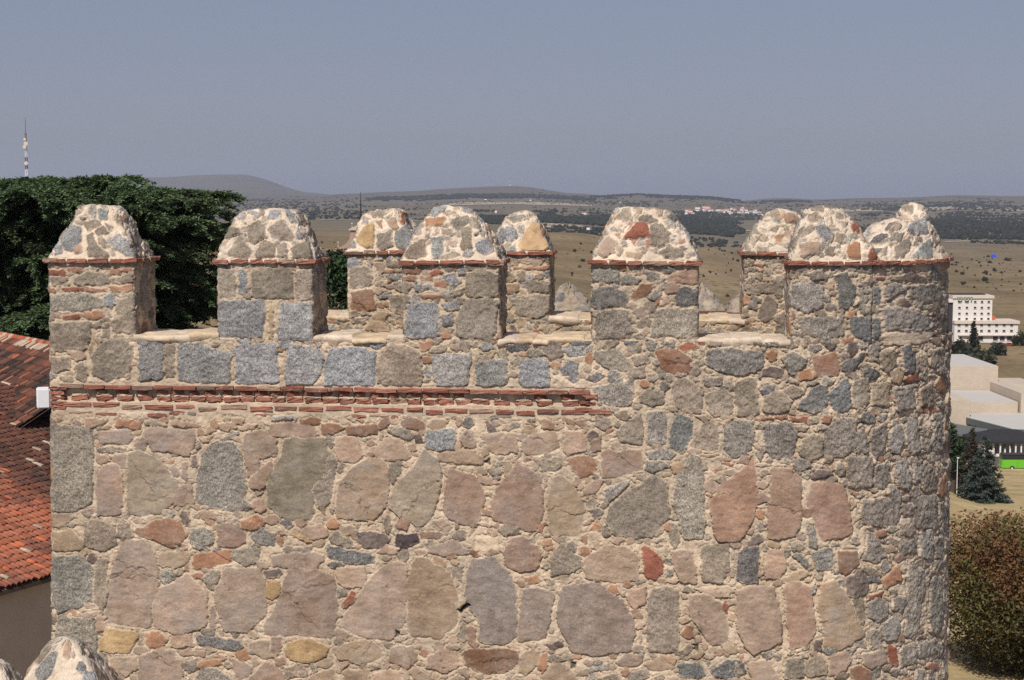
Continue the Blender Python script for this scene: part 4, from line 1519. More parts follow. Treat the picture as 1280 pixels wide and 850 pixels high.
def bushy_tree(name, base, H, Wd, n, leaf, cols, label, cat, seed, group=None, trunk_h=.22, squash=1.0, nclump=16, top_bias=0):
    rg = np.random.default_rng(seed)
    clumps = []
    for i in range(nclump):
        a = rg.uniform(0, 2 * math.pi); r = math.sqrt(rg.uniform(0, 1)) * .32 * Wd
        h = rg.uniform(trunk_h + .15, .86) * H
        k = 1 - abs(h / H - .55) * .9
        rad = rg.uniform(.16, .25) * Wd
        clumps.append((np.array([math.cos(a) * r * k, math.sin(a) * r * k, h]), (rad, rad, rad * .8 * squash)))
    pts = crown_points(n, clumps, rg)
    pts = pts[pts[:, 2] > trunk_h * H * .5]
    V, f = leaf_quads(pts, leaf, .35, 0, rg)
    cols = np.array(cols)
    big = fbm(pts, 1.6 / (Wd * .25), 2, seed)
    big = big + (top_bias * (pts[:, 2] / H - .55) if top_bias else 0)
    idx = np.clip(((big + rg.normal(0, .4, len(pts))) * .5 + .5) * len(cols), 0, len(cols) - 1).astype(int)
    c = cols[idx] * rg.uniform(.7, 1.3, (len(pts), 1))
    me = mesh_np('crown', V, f, np.repeat(c, 4, 0), False)
    br = Geo()
    tv, tf = tube([[0, 0, -.3], [.02 * H, 0, H * .25], [0, .02 * H, H * .55]], [.04 * H, .03 * H, .012 * H], 8); br.add(tv, tf)
    for i in range(9):
        c0 = clumps[i % len(clumps)][0]
        tv, tf = tube([[0, 0, H * .2], c0 * .55 + [0, 0, H * .12], c0], [.018 * H, .012 * H, .004 * H], 6); br.add(tv, tf)
    return make_tree(name, tuple(base), br.mesh('trunk'), me, label, cat, group)

# plum-leaved tree low on the right
b = at(1270, 872, 75); b[2] = ground_at(1270, 75)[2]
H_ = 7.1
bushy_tree('plum_tree', b, H_, 11.2, 60000, .125, [(.150, .074, .034), (.140, .080, .034), (.120, .088, .032), (.080, .084, .028), (.125, .102, .036), (.072, .066, .030)],
           'bushy tree with reddish brown and green leaves low at the right edge', 'tree', 31, trunk_h=.04, nclump=40, top_bias=-1.1)
# round tree seen between the merlons
b = at(438, 408, 60)
bushy_tree('garden_tree', b, 2.9, 3.6, 6000, .14, [(.034, .06, .024), (.045, .078, .03), (.028, .05, .022)], 'dark leafy tree seen in the gap between two merlons', 'tree', 33)

def spruce(base, H, Rb, cols, seed, label, n=5200, leaf=.34):
    rg = np.random.default_rng(seed)
    P = []; D = []
    lev = np.linspace(.04, .97, 24)
    for l in lev:
        r = Rb * (1 - l) ** .8 + .12
        nb = max(5, int(12 * (1 - l) + 4))
        for b_ in range(nb):
            az = rg.uniform(0, 2 * math.pi); L = r * rg.uniform(.75, 1.12)
            d = np.array([math.cos(az), math.sin(az), 0])
            m = max(4, int(n / 300 * L / Rb * 1.6))
            t = rg.uniform(.15, 1, m)
            q = d * (t * L)[:, None] + np.array([-d[1], d[0], 0]) * (rg.uniform(-.35, .35, m) * L * .5 * t)[:, None]
            q[:, 2] = H * l + L * (.10 * t - .30 * t ** 2 + .12 * t ** 4) + rg.normal(0, .06, m)
            P.append(q); D.append(np.repeat(d[None], m, 0))
    P = np.concatenate(P); D = np.concatenate(D)
    n = len(P); g = Geo()
    cols = np.array(cols)
    for k in range(4):
        dr = D + rg.normal(0, .5, (n, 3)); dr[:, 2] -= .15; dr /= np.linalg.norm(dr, axis=1, keepdims=True)
        wv = np.cross(dr, rg.normal(0, 1, (n, 3)) + [0, 0, 1.5]); wv /= np.linalg.norm(wv, axis=1, keepdims=True)
        ln = leaf * rg.uniform(.7, 1.4, (n, 1)); wd = leaf * rg.uniform(.18, .32, (n, 1))
        c = P + rg.normal(0, .1, (n, 3))
        V = np.stack([c - dr * ln * .4, c - wv * wd, c + dr * ln * .6, c + wv * wd], 1).reshape(-1, 3)
        cc = cols[rg.integers(0, len(cols), n)] * rg.uniform(.7, 1.3, (n, 1))
        g.add(V, np.arange(4 * n).reshape(n, 4), np.repeat(cc, 4, 0))
    br = Geo(); tv, tf = tube([[0, 0, -.3], [0, 0, H * .5], [0, 0, H * .97]], [.02 * H, .012 * H, .003 * H], 8); br.add(tv, tf)
    return make_tree('spruce_tree', tuple(base), br.mesh('trunk'), g.mesh('crown', False), label, 'spruce')
def gp(px, Y): return ground_at(px, Y)
b = gp(1238, 216); spruce(b, (637 - 552) / F * 216, 3.6, [(.060, .080, .068), (.075, .095, .082), (.045, .062, .05)], 41, 'blue-green spruce with a broad skirt standing on the grass slope')
b = gp(1221, 222); spruce(b, (633 - 543) / F * 222, 2.4, [(.075, .048, .034), (.05, .06, .042), (.06, .052, .036)], 42, 'slim spruce with a browning top beside the blue-green one')
b = gp(1197, 226); bushy_tree('leafy_tree', b, (628 - 533) / F * 226, 6.0, 5000, .3, [(.055, .085, .03), (.04, .06, .03), (.03, .05, .03)], 'loose green leafy tree hard against the round end of the tower', 'tree', 43)
b = gp(1204, 228); bushy_tree('garden_shrub', b, 3.6, 6.5, 3000, .28, [(.03, .045, .025), (.045, .055, .022), (.025, .036, .022)], 'low dark shrub at the foot of the spruces', 'shrub', 44, trunk_h=.02)

# ---- bushes and trees out on the plain: a few meshes shared by many
def bush_mesh(seed, cols, n=260, flat=.75, name='bush'):
    rg = np.random.default_rng(seed)
    clumps = [(np.array([rg.uniform(-.45, .45), rg.uniform(-.45, .45), rg.uniform(.2, .75) * flat]), (rg.uniform(.25, .42),) * 3) for _ in range(9)]
    pts = crown_points(n, clumps, rg); pts = pts[pts[:, 2] > .02]
    V, f = leaf_quads(pts, .24, .3, 0, rg, 1.3)
    c = np.array(cols)[rg.integers(0, len(cols), len(pts))] * rg.uniform(.7, 1.25, (len(pts), 1))
    me = mesh_np(name, V, f, np.repeat(c, 4, 0), False); me.materials.append(M_LEAF)
    return me
DK = [(.030, .036, .022), (.040, .046, .026), (.026, .03, .02)]
OL = [(.055, .055, .028), (.045, .046, .025), (.07, .062, .035)]
BM = [bush_mesh(200 + i, DK if i % 2 else OL) for i in range(5)]
def bush(px, Y, w, h, me, name, label, cat, group):
    o = bpy.data.objects.new(name, me); COL.objects.link(o)
    p = ground_at(px, Y); o.location = p - [0, 0, .05 * h]
    o.scale = (w / 1.5, w / 1.5, h / .95); o.rotation_euler = (0, 0, random.uniform(0, 6.28))
    return tag(o, label, cat, group)
rgB = np.random.default_rng(77)
# the cluster in front of the hotel
for i, (px, yb, w, h) in enumerate([(1196, 441, 13, 9), (1212, 446, 15, 8), (1228, 446, 14, 9), (1240, 444, 9, 7), (1204, 437, 10, 8), (1250, 437, 7, 6)]):
    bush(px, 690 - (yb - 437) * 6, w, h, BM[(i * 2 + 1) % 5], 'broad_bush', 'dark broad bush in the thicket before the white hotel', 'bush', 'bushes of the thicket before the hotel')
b = gp(1219, 700); spruce(b, 14, 3.6, DK, 48, 'dark pointed conifer rising in front of the white hotel', 900, 1.0)
bush(1241, 560, 5.2, 4.2, bush_mesh(310, [(.12, .085, .075), (.09, .07, .06), (.05, .05, .04)], 170), 'bare_bush', 'thin reddish leafless bush on the dry field above the hall', 'bush', None)
bush(1260, 575, 2.2, 1.5, BM[1], 'small_bush', 'single small dark bush on the dry field right of the bare bush', 'bush', None)
bush(1272, 500, 5, 3.4, BM[3], 'small_bush', 'dark bush beside the stepped end of the beige hall', 'bush', None)
bush(1278, 735, 9, 8, BM[3], 'broad_bush', 'dark bush at the right end of the white hotel', 'bush', None)
bush(925, 860, 4.6, 3.4, BM[1], 'field_bush', 'dark bush on the brown slope left of the round end of the tower', 'bush', None)
n_b = 0
for i in range(900):
    if n_b >= 230: break
    Y = 10 ** rgB.uniform(2.85, 3.26)
    px = rgB.choice([rgB.uniform(690, 950), rgB.uniform(1185, 1285), rgB.uniform(400, 470), rgB.uniform(690, 950)])
    p = ground_at(px, Y); q = project(p)
    if px > 1180 and not (312 < q[1] < 366 or 440 < q[1] < 452): continue
    crest = 1350 if px < 800 else 1560
    if px < 960 and Y > crest: continue
    if px < 960 and rgB.random() > .25 + .75 * (Y / crest) ** 4: continue
    w = rgB.gamma(2.2, .8) + .5
    bush(px, Y, w, w * rgB.uniform(.5, .85), BM[rgB.integers(0, 3) * 2], 'field_bush', 'small dark bush scattered on the dry brown slope', 'bush', 'bushes scattered on the dry slope')
    n_b += 1

# ---- woods and scrub of the plain beyond (uncountable)
def blob_template(seed):
    bm = bmesh.new(); bmesh.ops.create_icosphere(bm, subdivisions=1, radius=1)
    rg = np.random.default_rng(seed)
    V = np.array([v.co[:] for v in bm.verts]) * rg.uniform(.65, 1.2, (len(bm.verts), 1)); Fc = np.array([[v.index for v in f.verts] for f in bm.faces]); bm.free()
    V[:, 2] = V[:, 2] * .8 + .5
    return V, Fc
BT = [blob_template(i) for i in range(6)]
def scatter(name, spots, seed):
    rg = np.random.default_rng(seed); g = Geo()
    pxa = np.array([s_[0] for s_ in spots]); Ya = np.array([s_[1] for s_ in spots])
    za = ground_z(pxa, Ya)
    for (px, Y, w, h), z in zip(spots, za):
        v, f = BT[rg.integers(0, 6)]
        M = rot2(rg.uniform(0, 6.28))
        v = v.copy(); v[:, :2] = v[:, :2] @ M.T
        v = v * [w / 2, w / 2, h * .62] + [(px - 640) / F * Y, Y, z]
        c = np.array([(.024, .030, .024), (.030, .036, .026), (.020, .026, .022), (.038, .040, .028)][rg.integers(0, 4)]) * rg.uniform(.75, 1.25)
        g.add(v, f, c)
    o = link(name, g.mesh(name, False), None, M_LEAF)
    return tag(o, kind='stuff')
rgW = np.random.default_rng(91)
spots = []
def wood(n, x0, x1, Y0, Y1, w=(6, 11), h=(5, 9), clump=.5, thr=-.1, seed=0):
    px = rgW.uniform(x0, x1, n * 3); Y = rgW.uniform(Y0, Y1, n * 3)
    X = (px - 640) / F * Y
    d = fbm(np.stack([X / 160, Y / 320, 0 * X], -1), 1.0, 3, 300 + seed)
    ex = np.minimum((px - x0) / (x1 - x0), (x1 - px) / (x1 - x0)) * 6
    ok = (d + np.clip(ex, 0, 1) - 1 > thr)
    for a, b_ in list(zip(px[ok], Y[ok]))[:n]:
        spots.append((a, b_, rgW.uniform(*w), rgW.uniform(*h)))
wood(2600, 985, 1400, 2650, 3450, thr=-.95, seed=1)
wood(1300, 575, 790, 2900, 4300, thr=-.35, seed=2)
wood(700, 560, 640, 2700, 3600, thr=-.5, seed=3)
wood(1100, 830, 930, 2700, 4600, thr=-.6, seed=4)
wood(500, 840, 960, 4600, 5600, thr=-.5, seed=10)
wood(900, 420, 800, 7200, 8300, w=(14, 30), h=(7, 14), thr=-.25, seed=5)
wood(900, 1140, 1340, 3500, 5200, thr=-.25, seed=6)
wood(700, 1040, 1340, 5200, 7600, w=(9, 18), h=(6, 10), thr=.0, seed=7)
wood(500, 720, 1060, 7800, 8800, w=(14, 30), h=(7, 13), thr=-.2, seed=8)
wood(500, 640, 980, 1900, 2700, w=(4, 8), h=(3, 6), thr=-.1, seed=9)
wood(300, 1180, 1400, 2050, 2560, w=(4, 9), h=(3, 6), thr=.05, seed=12)
scatter('woodland', spots, 5)
spots = []
wood(1500, 380, 1340, 2600, 6800, w=(4, 9), h=(3, 6), thr=.0, seed=11)
wood(900, 200, 480, 3000, 9500, w=(6, 14), h=(4, 8), thr=-.1, seed=13)
wood(700, 560, 1340, 6000, 9000, w=(8, 16), h=(4, 8), thr=.1, seed=14)
wood(160, 955, 1185, 800, 2400, w=(1.5, 3.5), h=(1, 2.2), thr=-.2, seed=15)
wood(420, 690, 1290, 900, 2300, w=(.7, 1.6), h=(.5, 1.0), thr=-.35, seed=16)
scatter('scrub', spots, 6)
V_terr_min = ZZ.min()
# ================================================================== buildings on the right
M_WHITE = plain_mat('white_render', (.66, .62, .58), .85, .06, .4)
M_CREAM = plain_mat('cream_trim', (.58, .50, .42), .85, .06, .4)
M_DARKGL = plain_mat('dark_glass', (.02, .022, .025), .2, .1, 1, spec=.5)
M_DARKPANEL = plain_mat('dark_panel', (.045, .04, .045), .6, .1, 1)
def stone_panels():
    m, nt, b = new_mat('beige_stone_panels')
    v = objvec(nt)
    br = nd(nt, 'ShaderNodeTexBrick', Scale=.5); br.inputs['Mortar Size'].default_value = .012
    br.inputs['Color1'].default_value = (.50, .415, .325, 1); br.inputs['Color2'].default_value = (.46, .385, .305, 1); br.inputs['Mortar'].default_value = (.38, .32, .26, 1)
    mp = nd(nt, 'ShaderNodeMapping'); mp.inputs['Rotation'].default_value = (math.pi / 2, 0, 0)
    nt.links.new(v, mp.inputs['Vector']); nt.links.new(mp.outputs[0], br.inputs['Vector'])
    k = mathn(nt, 'ADD', mathn(nt, 'MULTIPLY', noise(nt, .25, 4, .6, v), .3), .85)
    nt.links.new(mixc(nt, 1.0, br.outputs['Color'], k, 'MULTIPLY'), b.inputs['Base Color'])
    return m
M_PANEL = stone_panels()
M_ROOFGREY = plain_mat('pale_roof', (.46, .43, .40), .9, .06, .3)
M_FASCIA = plain_mat('grey_green_fascia', (.085, .105, .105), .6, .08, .6)
M_GLASSG = plain_mat('green_glass', (.05, .085, .085), .15, .15, .3, spec=.6)
M_ROOFDK = plain_mat('dark_roof_sheet', (.028, .027, .030), .7, .15, .8)
M_METALW = plain_mat('white_metal', (.7, .7, .68), .5, .04, 2)
M_BLACK = plain_mat('black_rubber', (.012, .012, .013), .8, .1, 5)

def wbox(name, parent, mat, x0, x1, z0, z1, y0, y1, loc, bev=0):
    """box between world limits, as a child placed under parent at loc"""
    c = np.array([(x0 + x1) / 2, (y0 + y1) / 2, (z0 + z1) / 2]) - loc
    g = Geo(); g.box(c, (abs(x1 - x0), abs(y1 - y0), abs(z1 - z0)))
    return link(name, g.mesh(name, False), parent, mat)
def PX(px, Y): return (px - 640) / F * Y
def PZ(py, Y): return float(at(640, py, Y)[2])

# ---- hotel
Y = 750.0
loc = np.array([PX(1232, Y), Y, PZ(430, Y)])
hotel = tag(empty('hotel_building', tuple(loc)), 'white seven-storey hotel with a long low wing out on the dry plain', 'hotel')
zb = loc[2] - 1
wbox('tower_block', hotel, M_WHITE, PX(1192.5, Y), PX(1241.5, Y), zb, PZ(373, Y), Y, Y + 14, loc)
wbox('wing', hotel, M_WHITE, PX(1192.6, Y), PX(1272, Y), zb, PZ(402, Y), Y - 3, Y + 11, loc)
wbox('parapet', hotel, M_CREAM, PX(1191.5, Y), PX(1243.5, Y), PZ(373, Y), PZ(369.3, Y), Y - .6, Y + 14.6, loc)
wbox('parapet', hotel, M_CREAM, PX(1192, Y), PX(1273.5, Y), PZ(404, Y), PZ(400.4, Y), Y - 3.8, Y + 11.6, loc)
wbox('canopy', hotel, M_CREAM, PX(1197, Y), PX(1272.4, Y), PZ(418.8, Y), PZ(417.6, Y), Y - 4.4, Y - 2.8, loc)
wbox('penthouse', hotel, M_WHITE, PX(1187, Y), PX(1192, Y), PZ(378, Y), PZ(374, Y), Y - .4, Y + 6, loc)
wbox('dark_side', hotel, M_DARKPANEL, PX(1188, Y), PX(1192.4, Y), zb, PZ(378, Y), Y + .5, Y + 9, loc)  # near-black box along the left side of the tower block
wbox('roof_sheet', hotel, M_DARKPANEL, PX(1193, Y), PX(1236, Y), PZ(369, Y), PZ(367.9, Y), Y + 4, Y + 12, loc)
M_ORANGE = plain_mat('orange_paint', (.52, .13, .05), .7, .1, .5)
g = Geo()
x0, x1, z0, z1, zp = PX(1240.5, Y), PX(1246.5, Y), PZ(400.2, Y) - loc[2], PZ(396, Y) - loc[2], PZ(394.4, Y) - loc[2]
x0 -= loc[0]; x1 -= loc[0]; xm = (x0 + x1) / 2
Vp = np.array([[x, y, z] for y in (1.0, 4.0) for x, z in ((x0, z0), (x1, z0), (x1, z1), (xm, zp), (x0, z1))])
g.add(Vp, np.array([[0, 4, 9, 5], [1, 6, 7, 2], [4, 3, 8, 9], [3, 2, 7, 8]])); g.add(Vp, np.array([[0, 1, 2], [0, 2, 4], [2, 3, 4], [5, 7, 6], [5, 9, 7], [7, 9, 8]]))
link('stair_hut', g.mesh('stair_hut', False), hotel, M_ORANGE)
def window(parent, px, py, Yf, w=1.3, h=1.1, mat=M_DARKGL):
    x, z = PX(px, Yf) - loc[0], PZ(py, Yf) - loc[2]
    g = Geo(); g.box((x, Yf - loc[1] - .03, z), (w, .12, h))
    o_ = link('window', g.mesh('window', False), parent, mat)
    g = Geo(); g.box((x, Yf - loc[1] - .12, z - h / 2 - .08), (w + .4, .3, .14))
    link('sill', g.mesh('sill', False), o_, M_WHITE)
for py in (377.3, 384.6, 392, 398.6):
    for px in (1200.5, 1209.8, 1220, 1228.5, 1237): window(hotel, px, py, Y, 1.1, .9)
for py in (406.5, 413.6):
    for px in (1200.5, 1209.8, 1219.4, 1228.7, 1238.3, 1247.6, 1257, 1266.4): window(hotel, px, py, Y - 3, 1.25, .95)
for px in (1228, 1246.5, 1255, 1264): window(hotel, px, 423, Y - 3, 2.2, 2.0, M_DARKPANEL)
# roof sign: five pale green uprights
M_SIGN = plain_mat('pale_green_sign', (.33, .40, .30), .6, .05, 1)
g = Geo()
for px in (1198, 1202, 1206.5, 1210.5, 1214.3):
    g.box((PX(px, Y) - loc[0], -1.0, PZ(373.2, Y) - loc[2]), (.55, .25, 1.5))
    g.box((PX(px, Y) - loc[0], -1.0, PZ(371.4, Y) - loc[2]), (1.1, .25, .3))
link('roof_sign', g.mesh('roof_sign', False), hotel, M_SIGN)
# parked cars
def car(px, Yc, col, label):
    p = ground_at(px, Yc)
    root = tag(empty('parked_car', tuple(p)), label, 'car', 'cars parked before the hotel')
    m = plain_mat('car_paint', col, .3, .03, 1, spec=.5)
    prof = np.array([(-2.1, .35), (2.1, .35), (2.15, .75), (1.3, .9), (.7, 1.42), (-.9, 1.45), (-1.7, .98), (-2.15, .9)])
    V = np.array([[x, y, z] for y in (-.82, .82) for x, z in prof]); n = len(prof)
    bm = bmesh.new(); vs = [bm.verts.new(v) for v in V]
    bm.faces.new(vs[:n][::-1]); bm.faces.new(vs[n:])
    for i in range(n): bm.faces.new([vs[i], vs[(i + 1) % n], vs[n + (i + 1) % n], vs[n + i]])
    bmesh.ops.bevel(bm, geom=bm.edges[:], offset=.06, segments=1, affect='EDGES')
    bmesh.ops.recalc_face_normals(bm, faces=bm.faces[:])
    me = bpy.data.meshes.new('body'); bm.to_mesh(me); bm.free(); link('body', me, root, m)
    g = Geo(); g.box((-.1, 0, 1.17), (1.7, 1.68, .3)); link('side_window', g.mesh('side_window', False), root, M_DARKGL)
    for x in (-1.3, 1.3):
        for y in (-.75, .75):
            v, f = tube([[x, y - .1, .33], [x, y + .1, .33]], [.33, .33], 12); g = Geo(); g.add(v, f)
            link('wheel', g.mesh('wheel', False), root, M_BLACK)
car(1246, 735, (.05, .045, .05), 'dark car parked under the white hotel'); car(1253.5, 735, (.09, .08, .09), 'grey car parked between the dark car and the red car'); car(1264, 733, (.22, .03, .03), 'dark red car parked by the right end of the hotel')

# ---- beige hall (several stepped volumes)
loc = gp(1225, 420)
hall = tag(empty('exhibition_hall', tuple(loc)), 'windowless beige stone-clad hall with stepped flat roofs below the hotel', 'hall')
zb = PZ(566, 420)
wbox('main_block', hall, M_PANEL, PX(1150, 436), PX(1251, 436), zb, PZ(458, 436), 436, 470, loc)
wbox('step_block', hall, M_PANEL, PX(1251, 436) + .01, PX(1263.3, 436), zb, PZ(478, 436), 435, 462, loc)
wbox('low_block', hall, M_PANEL, PX(1217, 410), PX(1277, 410), zb, PZ(503, 410), 410, 435.5, loc)
wbox('front_block', hall, M_PANEL, PX(1150, 402), PX(1216.8, 402), zb, PZ(500.5, 402), 402, 435.6, loc)
wbox('side_block', hall, M_PANEL, PX(1276, 412) + .05, PX(1330, 412), zb, PZ(490, 412), 409, 445, loc)
for nm, (xa, xb, py, Yf, yb) in {'a': (1150.4, 1250.8, 458, 436, 469.8), 'b': (1217.4, 1276.6, 503, 410, 435.3)}.items():
    wbox('roof', hall, M_ROOFGREY, PX(xa, Yf), PX(xb, Yf), PZ(py, Yf) + .004, PZ(py, Yf) + .12, Yf + .3, yb, loc)
wbox('vent', hall, M_BLACK, PX(1251.3, 430), PX(1252.4, 430), PZ(492, 430) , PZ(490.8, 430), 428.5, 429, loc)
# glazed pavilion with a slanting front
zt = -54.9
A = np.array([PX(1209.5, 403), 403]); Bq = np.array([PX(1271, 381), 381]); Cq = np.array([PX(1335, 380), 380]); D_ = np.array([PX(1335, 420), 414.0]); E_ = np.array([PX(1209.5, 411), 409.7])
loc2 = np.array([A[0], A[1], zb])
pav = tag(empty('glass_pavilion', tuple(loc2)), 'low pavilion with a grey-green fascia and glass front under a pale flat roof', 'pavilion')
def prism(name, plan, z0, z1, mat, parent, l):
    n = len(plan); V = np.array([[*p, z] for z in (z0, z1) for p in plan]) - l
    bm = bmesh.new(); vs = [bm.verts.new(v) for v in V]
    bm.faces.new(vs[:n][::-1]); bm.faces.new(vs[n:])
    for i in range(n): bm.faces.new([vs[i], vs[(i + 1) % n], vs[n + (i + 1) % n], vs[n + i]])
    bmesh.ops.recalc_face_normals(bm, faces=bm.faces[:])
    me = bpy.data.meshes.new(name); bm.to_mesh(me); bm.free()
    return link(name, me, parent, mat)
dirf = (Bq - A) / np.linalg.norm(Bq - A); nrm2 = np.array([dirf[1], -dirf[0]])
ins = lambda p, k: p - nrm2 * k
prism('fascia', [A, Bq, Cq, D_, E_], zt - 1.5, zt, M_FASCIA, pav, loc2)
prism('roof', [ins(A, .3) + dirf * .3, ins(Bq, .3), Cq - [.3, -.3], D_ - [.3, .3], E_ + [.3, -.3]], zt + .003, zt + .1, M_ROOFGREY, pav, loc2)
prism('glass_front', [ins(A, .8) + dirf * .5, ins(Bq, .8), Cq + [-.5, .8], D_ - [.5, .5], E_ + [.5, -.5]], zb, zt - 1.503, M_GLASSG, pav, loc2)
g = Geo()
L = np.linalg.norm(Bq - A)
for k in np.linspace(.04, .96, 7):
    p = ins(A + dirf * L * k, .72); g.box((p[0] - loc2[0], p[1] - loc2[1], (zt - 1.5 - zb) / 2 - .0), (.25, .25, zt - 1.52 - zb), math.atan2(dirf[1], dirf[0]))
link('mullions', g.mesh('mullions', False), pav, M_FASCIA)
# low strip roof in front, left
loc3 = gp(1210, 376)
strip = tag(empty('annex', tuple(loc3)), 'low annex with a flat grey roof in front of the glass pavilion', 'annex')
zq = PZ(548, 372)
prism('roof', [np.array([PX(1176, 388), 388]), np.array([PX(1204, 376), 376]), np.array([PX(1232, 370), 370]), np.array([PX(1240, 384), 384]), np.array([PX(1186, 396), 396])], zq, zq + .5, plain_mat('grey_felt', (.13, .13, .125), .9, .1, .5), strip, loc3)
prism('wall', [np.array([PX(1180, 388), 389]), np.array([PX(1205, 377), 377]), np.array([PX(1231, 371), 371]), np.array([PX(1238, 384), 383]), np.array([PX(1187, 396), 395])], zb - 4, zq - .003, M_DARKPANEL, strip, loc3)
# dark-roofed open pavilion with white posts
Yp = 345.0
zg = gp(1255, Yp)[2]
loc4 = np.array([PX(1262, Yp), Yp, zg])
kio = tag(empty('open_pavilion', tuple(loc4)), 'white-posted open pavilion under a black hipped roof beside the green bus', 'pavilion')
ze = PZ(552, Yp); zr_ = PZ(541, Yp)
xl, xr = PX(1226.5, Yp), PX(1315, Yp)
bm = bmesh.new()
q = np.array([[xl, Yp, ze], [xr, Yp, ze], [xr, Yp + 11, ze], [xl, Yp + 11, ze], [xl + 4.9, Yp + 5.5, zr_], [xr - 4.9, Yp + 5.5, zr_]]) - loc4
q2 = q[:4] - [0, 0, .45]
vs = [bm.verts.new(v) for v in np.concatenate([q, q2])]
for f in ((0, 1, 5, 4), (1, 2, 5), (2, 3, 4, 5), (3, 0, 4), (0, 6, 7, 1), (1, 7, 8, 2), (2, 8, 9, 3), (3, 9, 6, 0), (9, 8, 7, 6)): bm.faces.new([vs[i] for i in f])
bmesh.ops.recalc_face_normals(bm, faces=bm.faces[:])
me = bpy.data.meshes.new('roof'); bm.to_mesh(me); bm.free(); link('roof', me, kio, M_ROOFDK)
wbox('back_wall', kio, M_WHITE, xl + 1.2, xr - 1, zg - .5, ze - .46, Yp + 8, Yp + 8.4, loc4)
wbox('solid_bay', kio, M_WHITE, xl + .9, xl + 4.2, zg - .5, ze - .46, Yp + 1, Yp + 7.9, loc4)
wbox('base_wall', kio, M_WHITE, xl + .5, xr - .5, zg - .6, PZ(568, Yp), Yp + .5, Yp + .9, loc4)
for px in (1247.6, 1257.5, 1263.5, 1270, 1277, 1284, 1291, 1300):
    wbox('post', kio, M_METALW, PX(px, Yp) - .14, PX(px, Yp) + .14, PZ(568, Yp), ze - .46, Yp + .55, Yp + .83, loc4)
for px in (1253, 1262.5, 1271): wbox('lantern', kio, M_BLACK, PX(px, Yp) - .2, PX(px, Yp) + .2, PZ(560, Yp), PZ(555.5, Yp), Yp + .2, Yp + .5, loc4)

# ---- road, rail and bus
Yb = 318.0
zbus = PZ(588.5, Yb)
xb0 = PX(1259.5, Yb)
loc5 = np.array([xb0 + 6, Yb + 1.3, zbus])
# flat roadway shelf
pr = [np.array([PX(1215, 300), 300.0]), np.array([PX(1420, 300), 300.0]), np.array([PX(1420, 336), 336.0]), np.array([PX(1222, 336), 336.0])]
o = prism('road', pr, zbus - 2.5, zbus, plain_mat('asphalt', (.11, .085, .072), .95, .2, .6), None, np.zeros(3)); tag(o, kind='structure')
bus = tag(empty('green_bus', tuple(loc5)), 'bright green coach cut by the right edge of the picture', 'bus')
def rbox(name, parent, mat, c, size, bev):
    bm = bmesh.new(); bmesh.ops.create_cube(bm, size=1)
    for v in bm.verts: v.co = Vector((v.co.x * size[0] + c[0], v.co.y * size[1] + c[1], v.co.z * size[2] + c[2]))
    bmesh.ops.bevel(bm, geom=bm.edges[:], offset=bev, segments=2, affect='EDGES')
    me = bpy.data.meshes.new(name); bm.to_mesh(me); bm.free()
    return link(name, me, parent, mat)
M_GREEN = plain_mat('green_paint', (.13, .42, .03), .35, .05, 1, spec=.5)
rbox('body', bus, M_GREEN, (0, 0, 1.35), (12, 2.5, 1.9), .18)
rbox('upper_body', bus, M_DARKGL, (0, 0, 2.72), (11.9, 2.46, .95), .15)
rbox('roof', bus, M_DARKPANEL, (0, 0, 3.25), (11.7, 2.4, .16), .06)
g = Geo()
for x in (-3.0, 0, 3.0): g.box((x, -1.255, 1.35), (.04, .02, 1.5))
link('panel_joints', g.mesh('panel_joints', False), bus, M_DARKPANEL)
for x in (-4.0, 2.8, 4.1):
    for y in (-1.12, 1.12):
        v, f = tube([[x, y - .14, .5], [x, y + .14, .5]], [.5, .5], 18); g = Geo(); g.add(v, f)
        a = np.arange(18) / 18 * 2 * math.pi
        cap_ = np.stack([x + .5 * np.cos(a), np.full(18, y - .141), .5 + .5 * np.sin(a)], -1)
        cc = np.concatenate([cap_, [[x, y - .141, .5]]]); g.add(cc, np.stack([np.arange(18), (np.arange(18) + 1) % 18, np.full(18, 18)], -1))
        w_ = link('wheel', g.mesh('wheel', False), bus, M_BLACK)
        v, f = tube([[x, y - .17, .5], [x, y - .10, .5]], [.24, .26], 12); g = Geo(); g.add(v, f); g.box((x, y - .15, .5), (.3, .03, .3))
        link('rim', g.mesh('rim', False), w_, M_METALW)
rbox('headlight', bus, M_METALW, (-5.98, -.85, .95), (.1, .35, .22), .03)
rbox('headlight', bus, M_METALW, (-5.98, .85, .95), (.1, .35, .22), .03)
# guard rail
Yr = 300.5
zr2 = zbus
locr = np.array([PX(1262, Yr), Yr, zr2])
rail = tag(empty('guard_rail', tuple(locr)), 'pale metal guard rail along the road edge below the bus', 'guard rail')
g = Geo(); g.box((4, 0, .85), (32, .08, .34)); link('rail', g.mesh('rail', False), rail, M_METALW)
g = Geo(); g.box((4, 0, .30), (32, .06, .14)); link('rail', g.mesh('rail', False), rail, M_METALW)
for x in np.arange(-11, 20, 3.0):
    g = Geo(); g.box((x, .1, .5), (.16, .12, 1.0)); link('post', g.mesh('post', False), rail, M_FASCIA)
# lamp post among the trees
pl = gp(1202.8, 221)
lamp = tag(empty('lamp_post', tuple(pl)), 'thin white post standing among the trees by the tower', 'lamp post')
v, f = tube([[0, 0, -.2], [0, 0, 3.0], [0, 0, 5.2]], [.06, .05, .04], 8); g = Geo(); g.add(v, f); link('post', g.mesh('post', False), lamp, M_METALW)
g = Geo(); g.box((.05, 0, 5.25), (.3, .25, .12)); link('lamp_head', g.mesh('lamp_head', False), lamp, M_METALW)
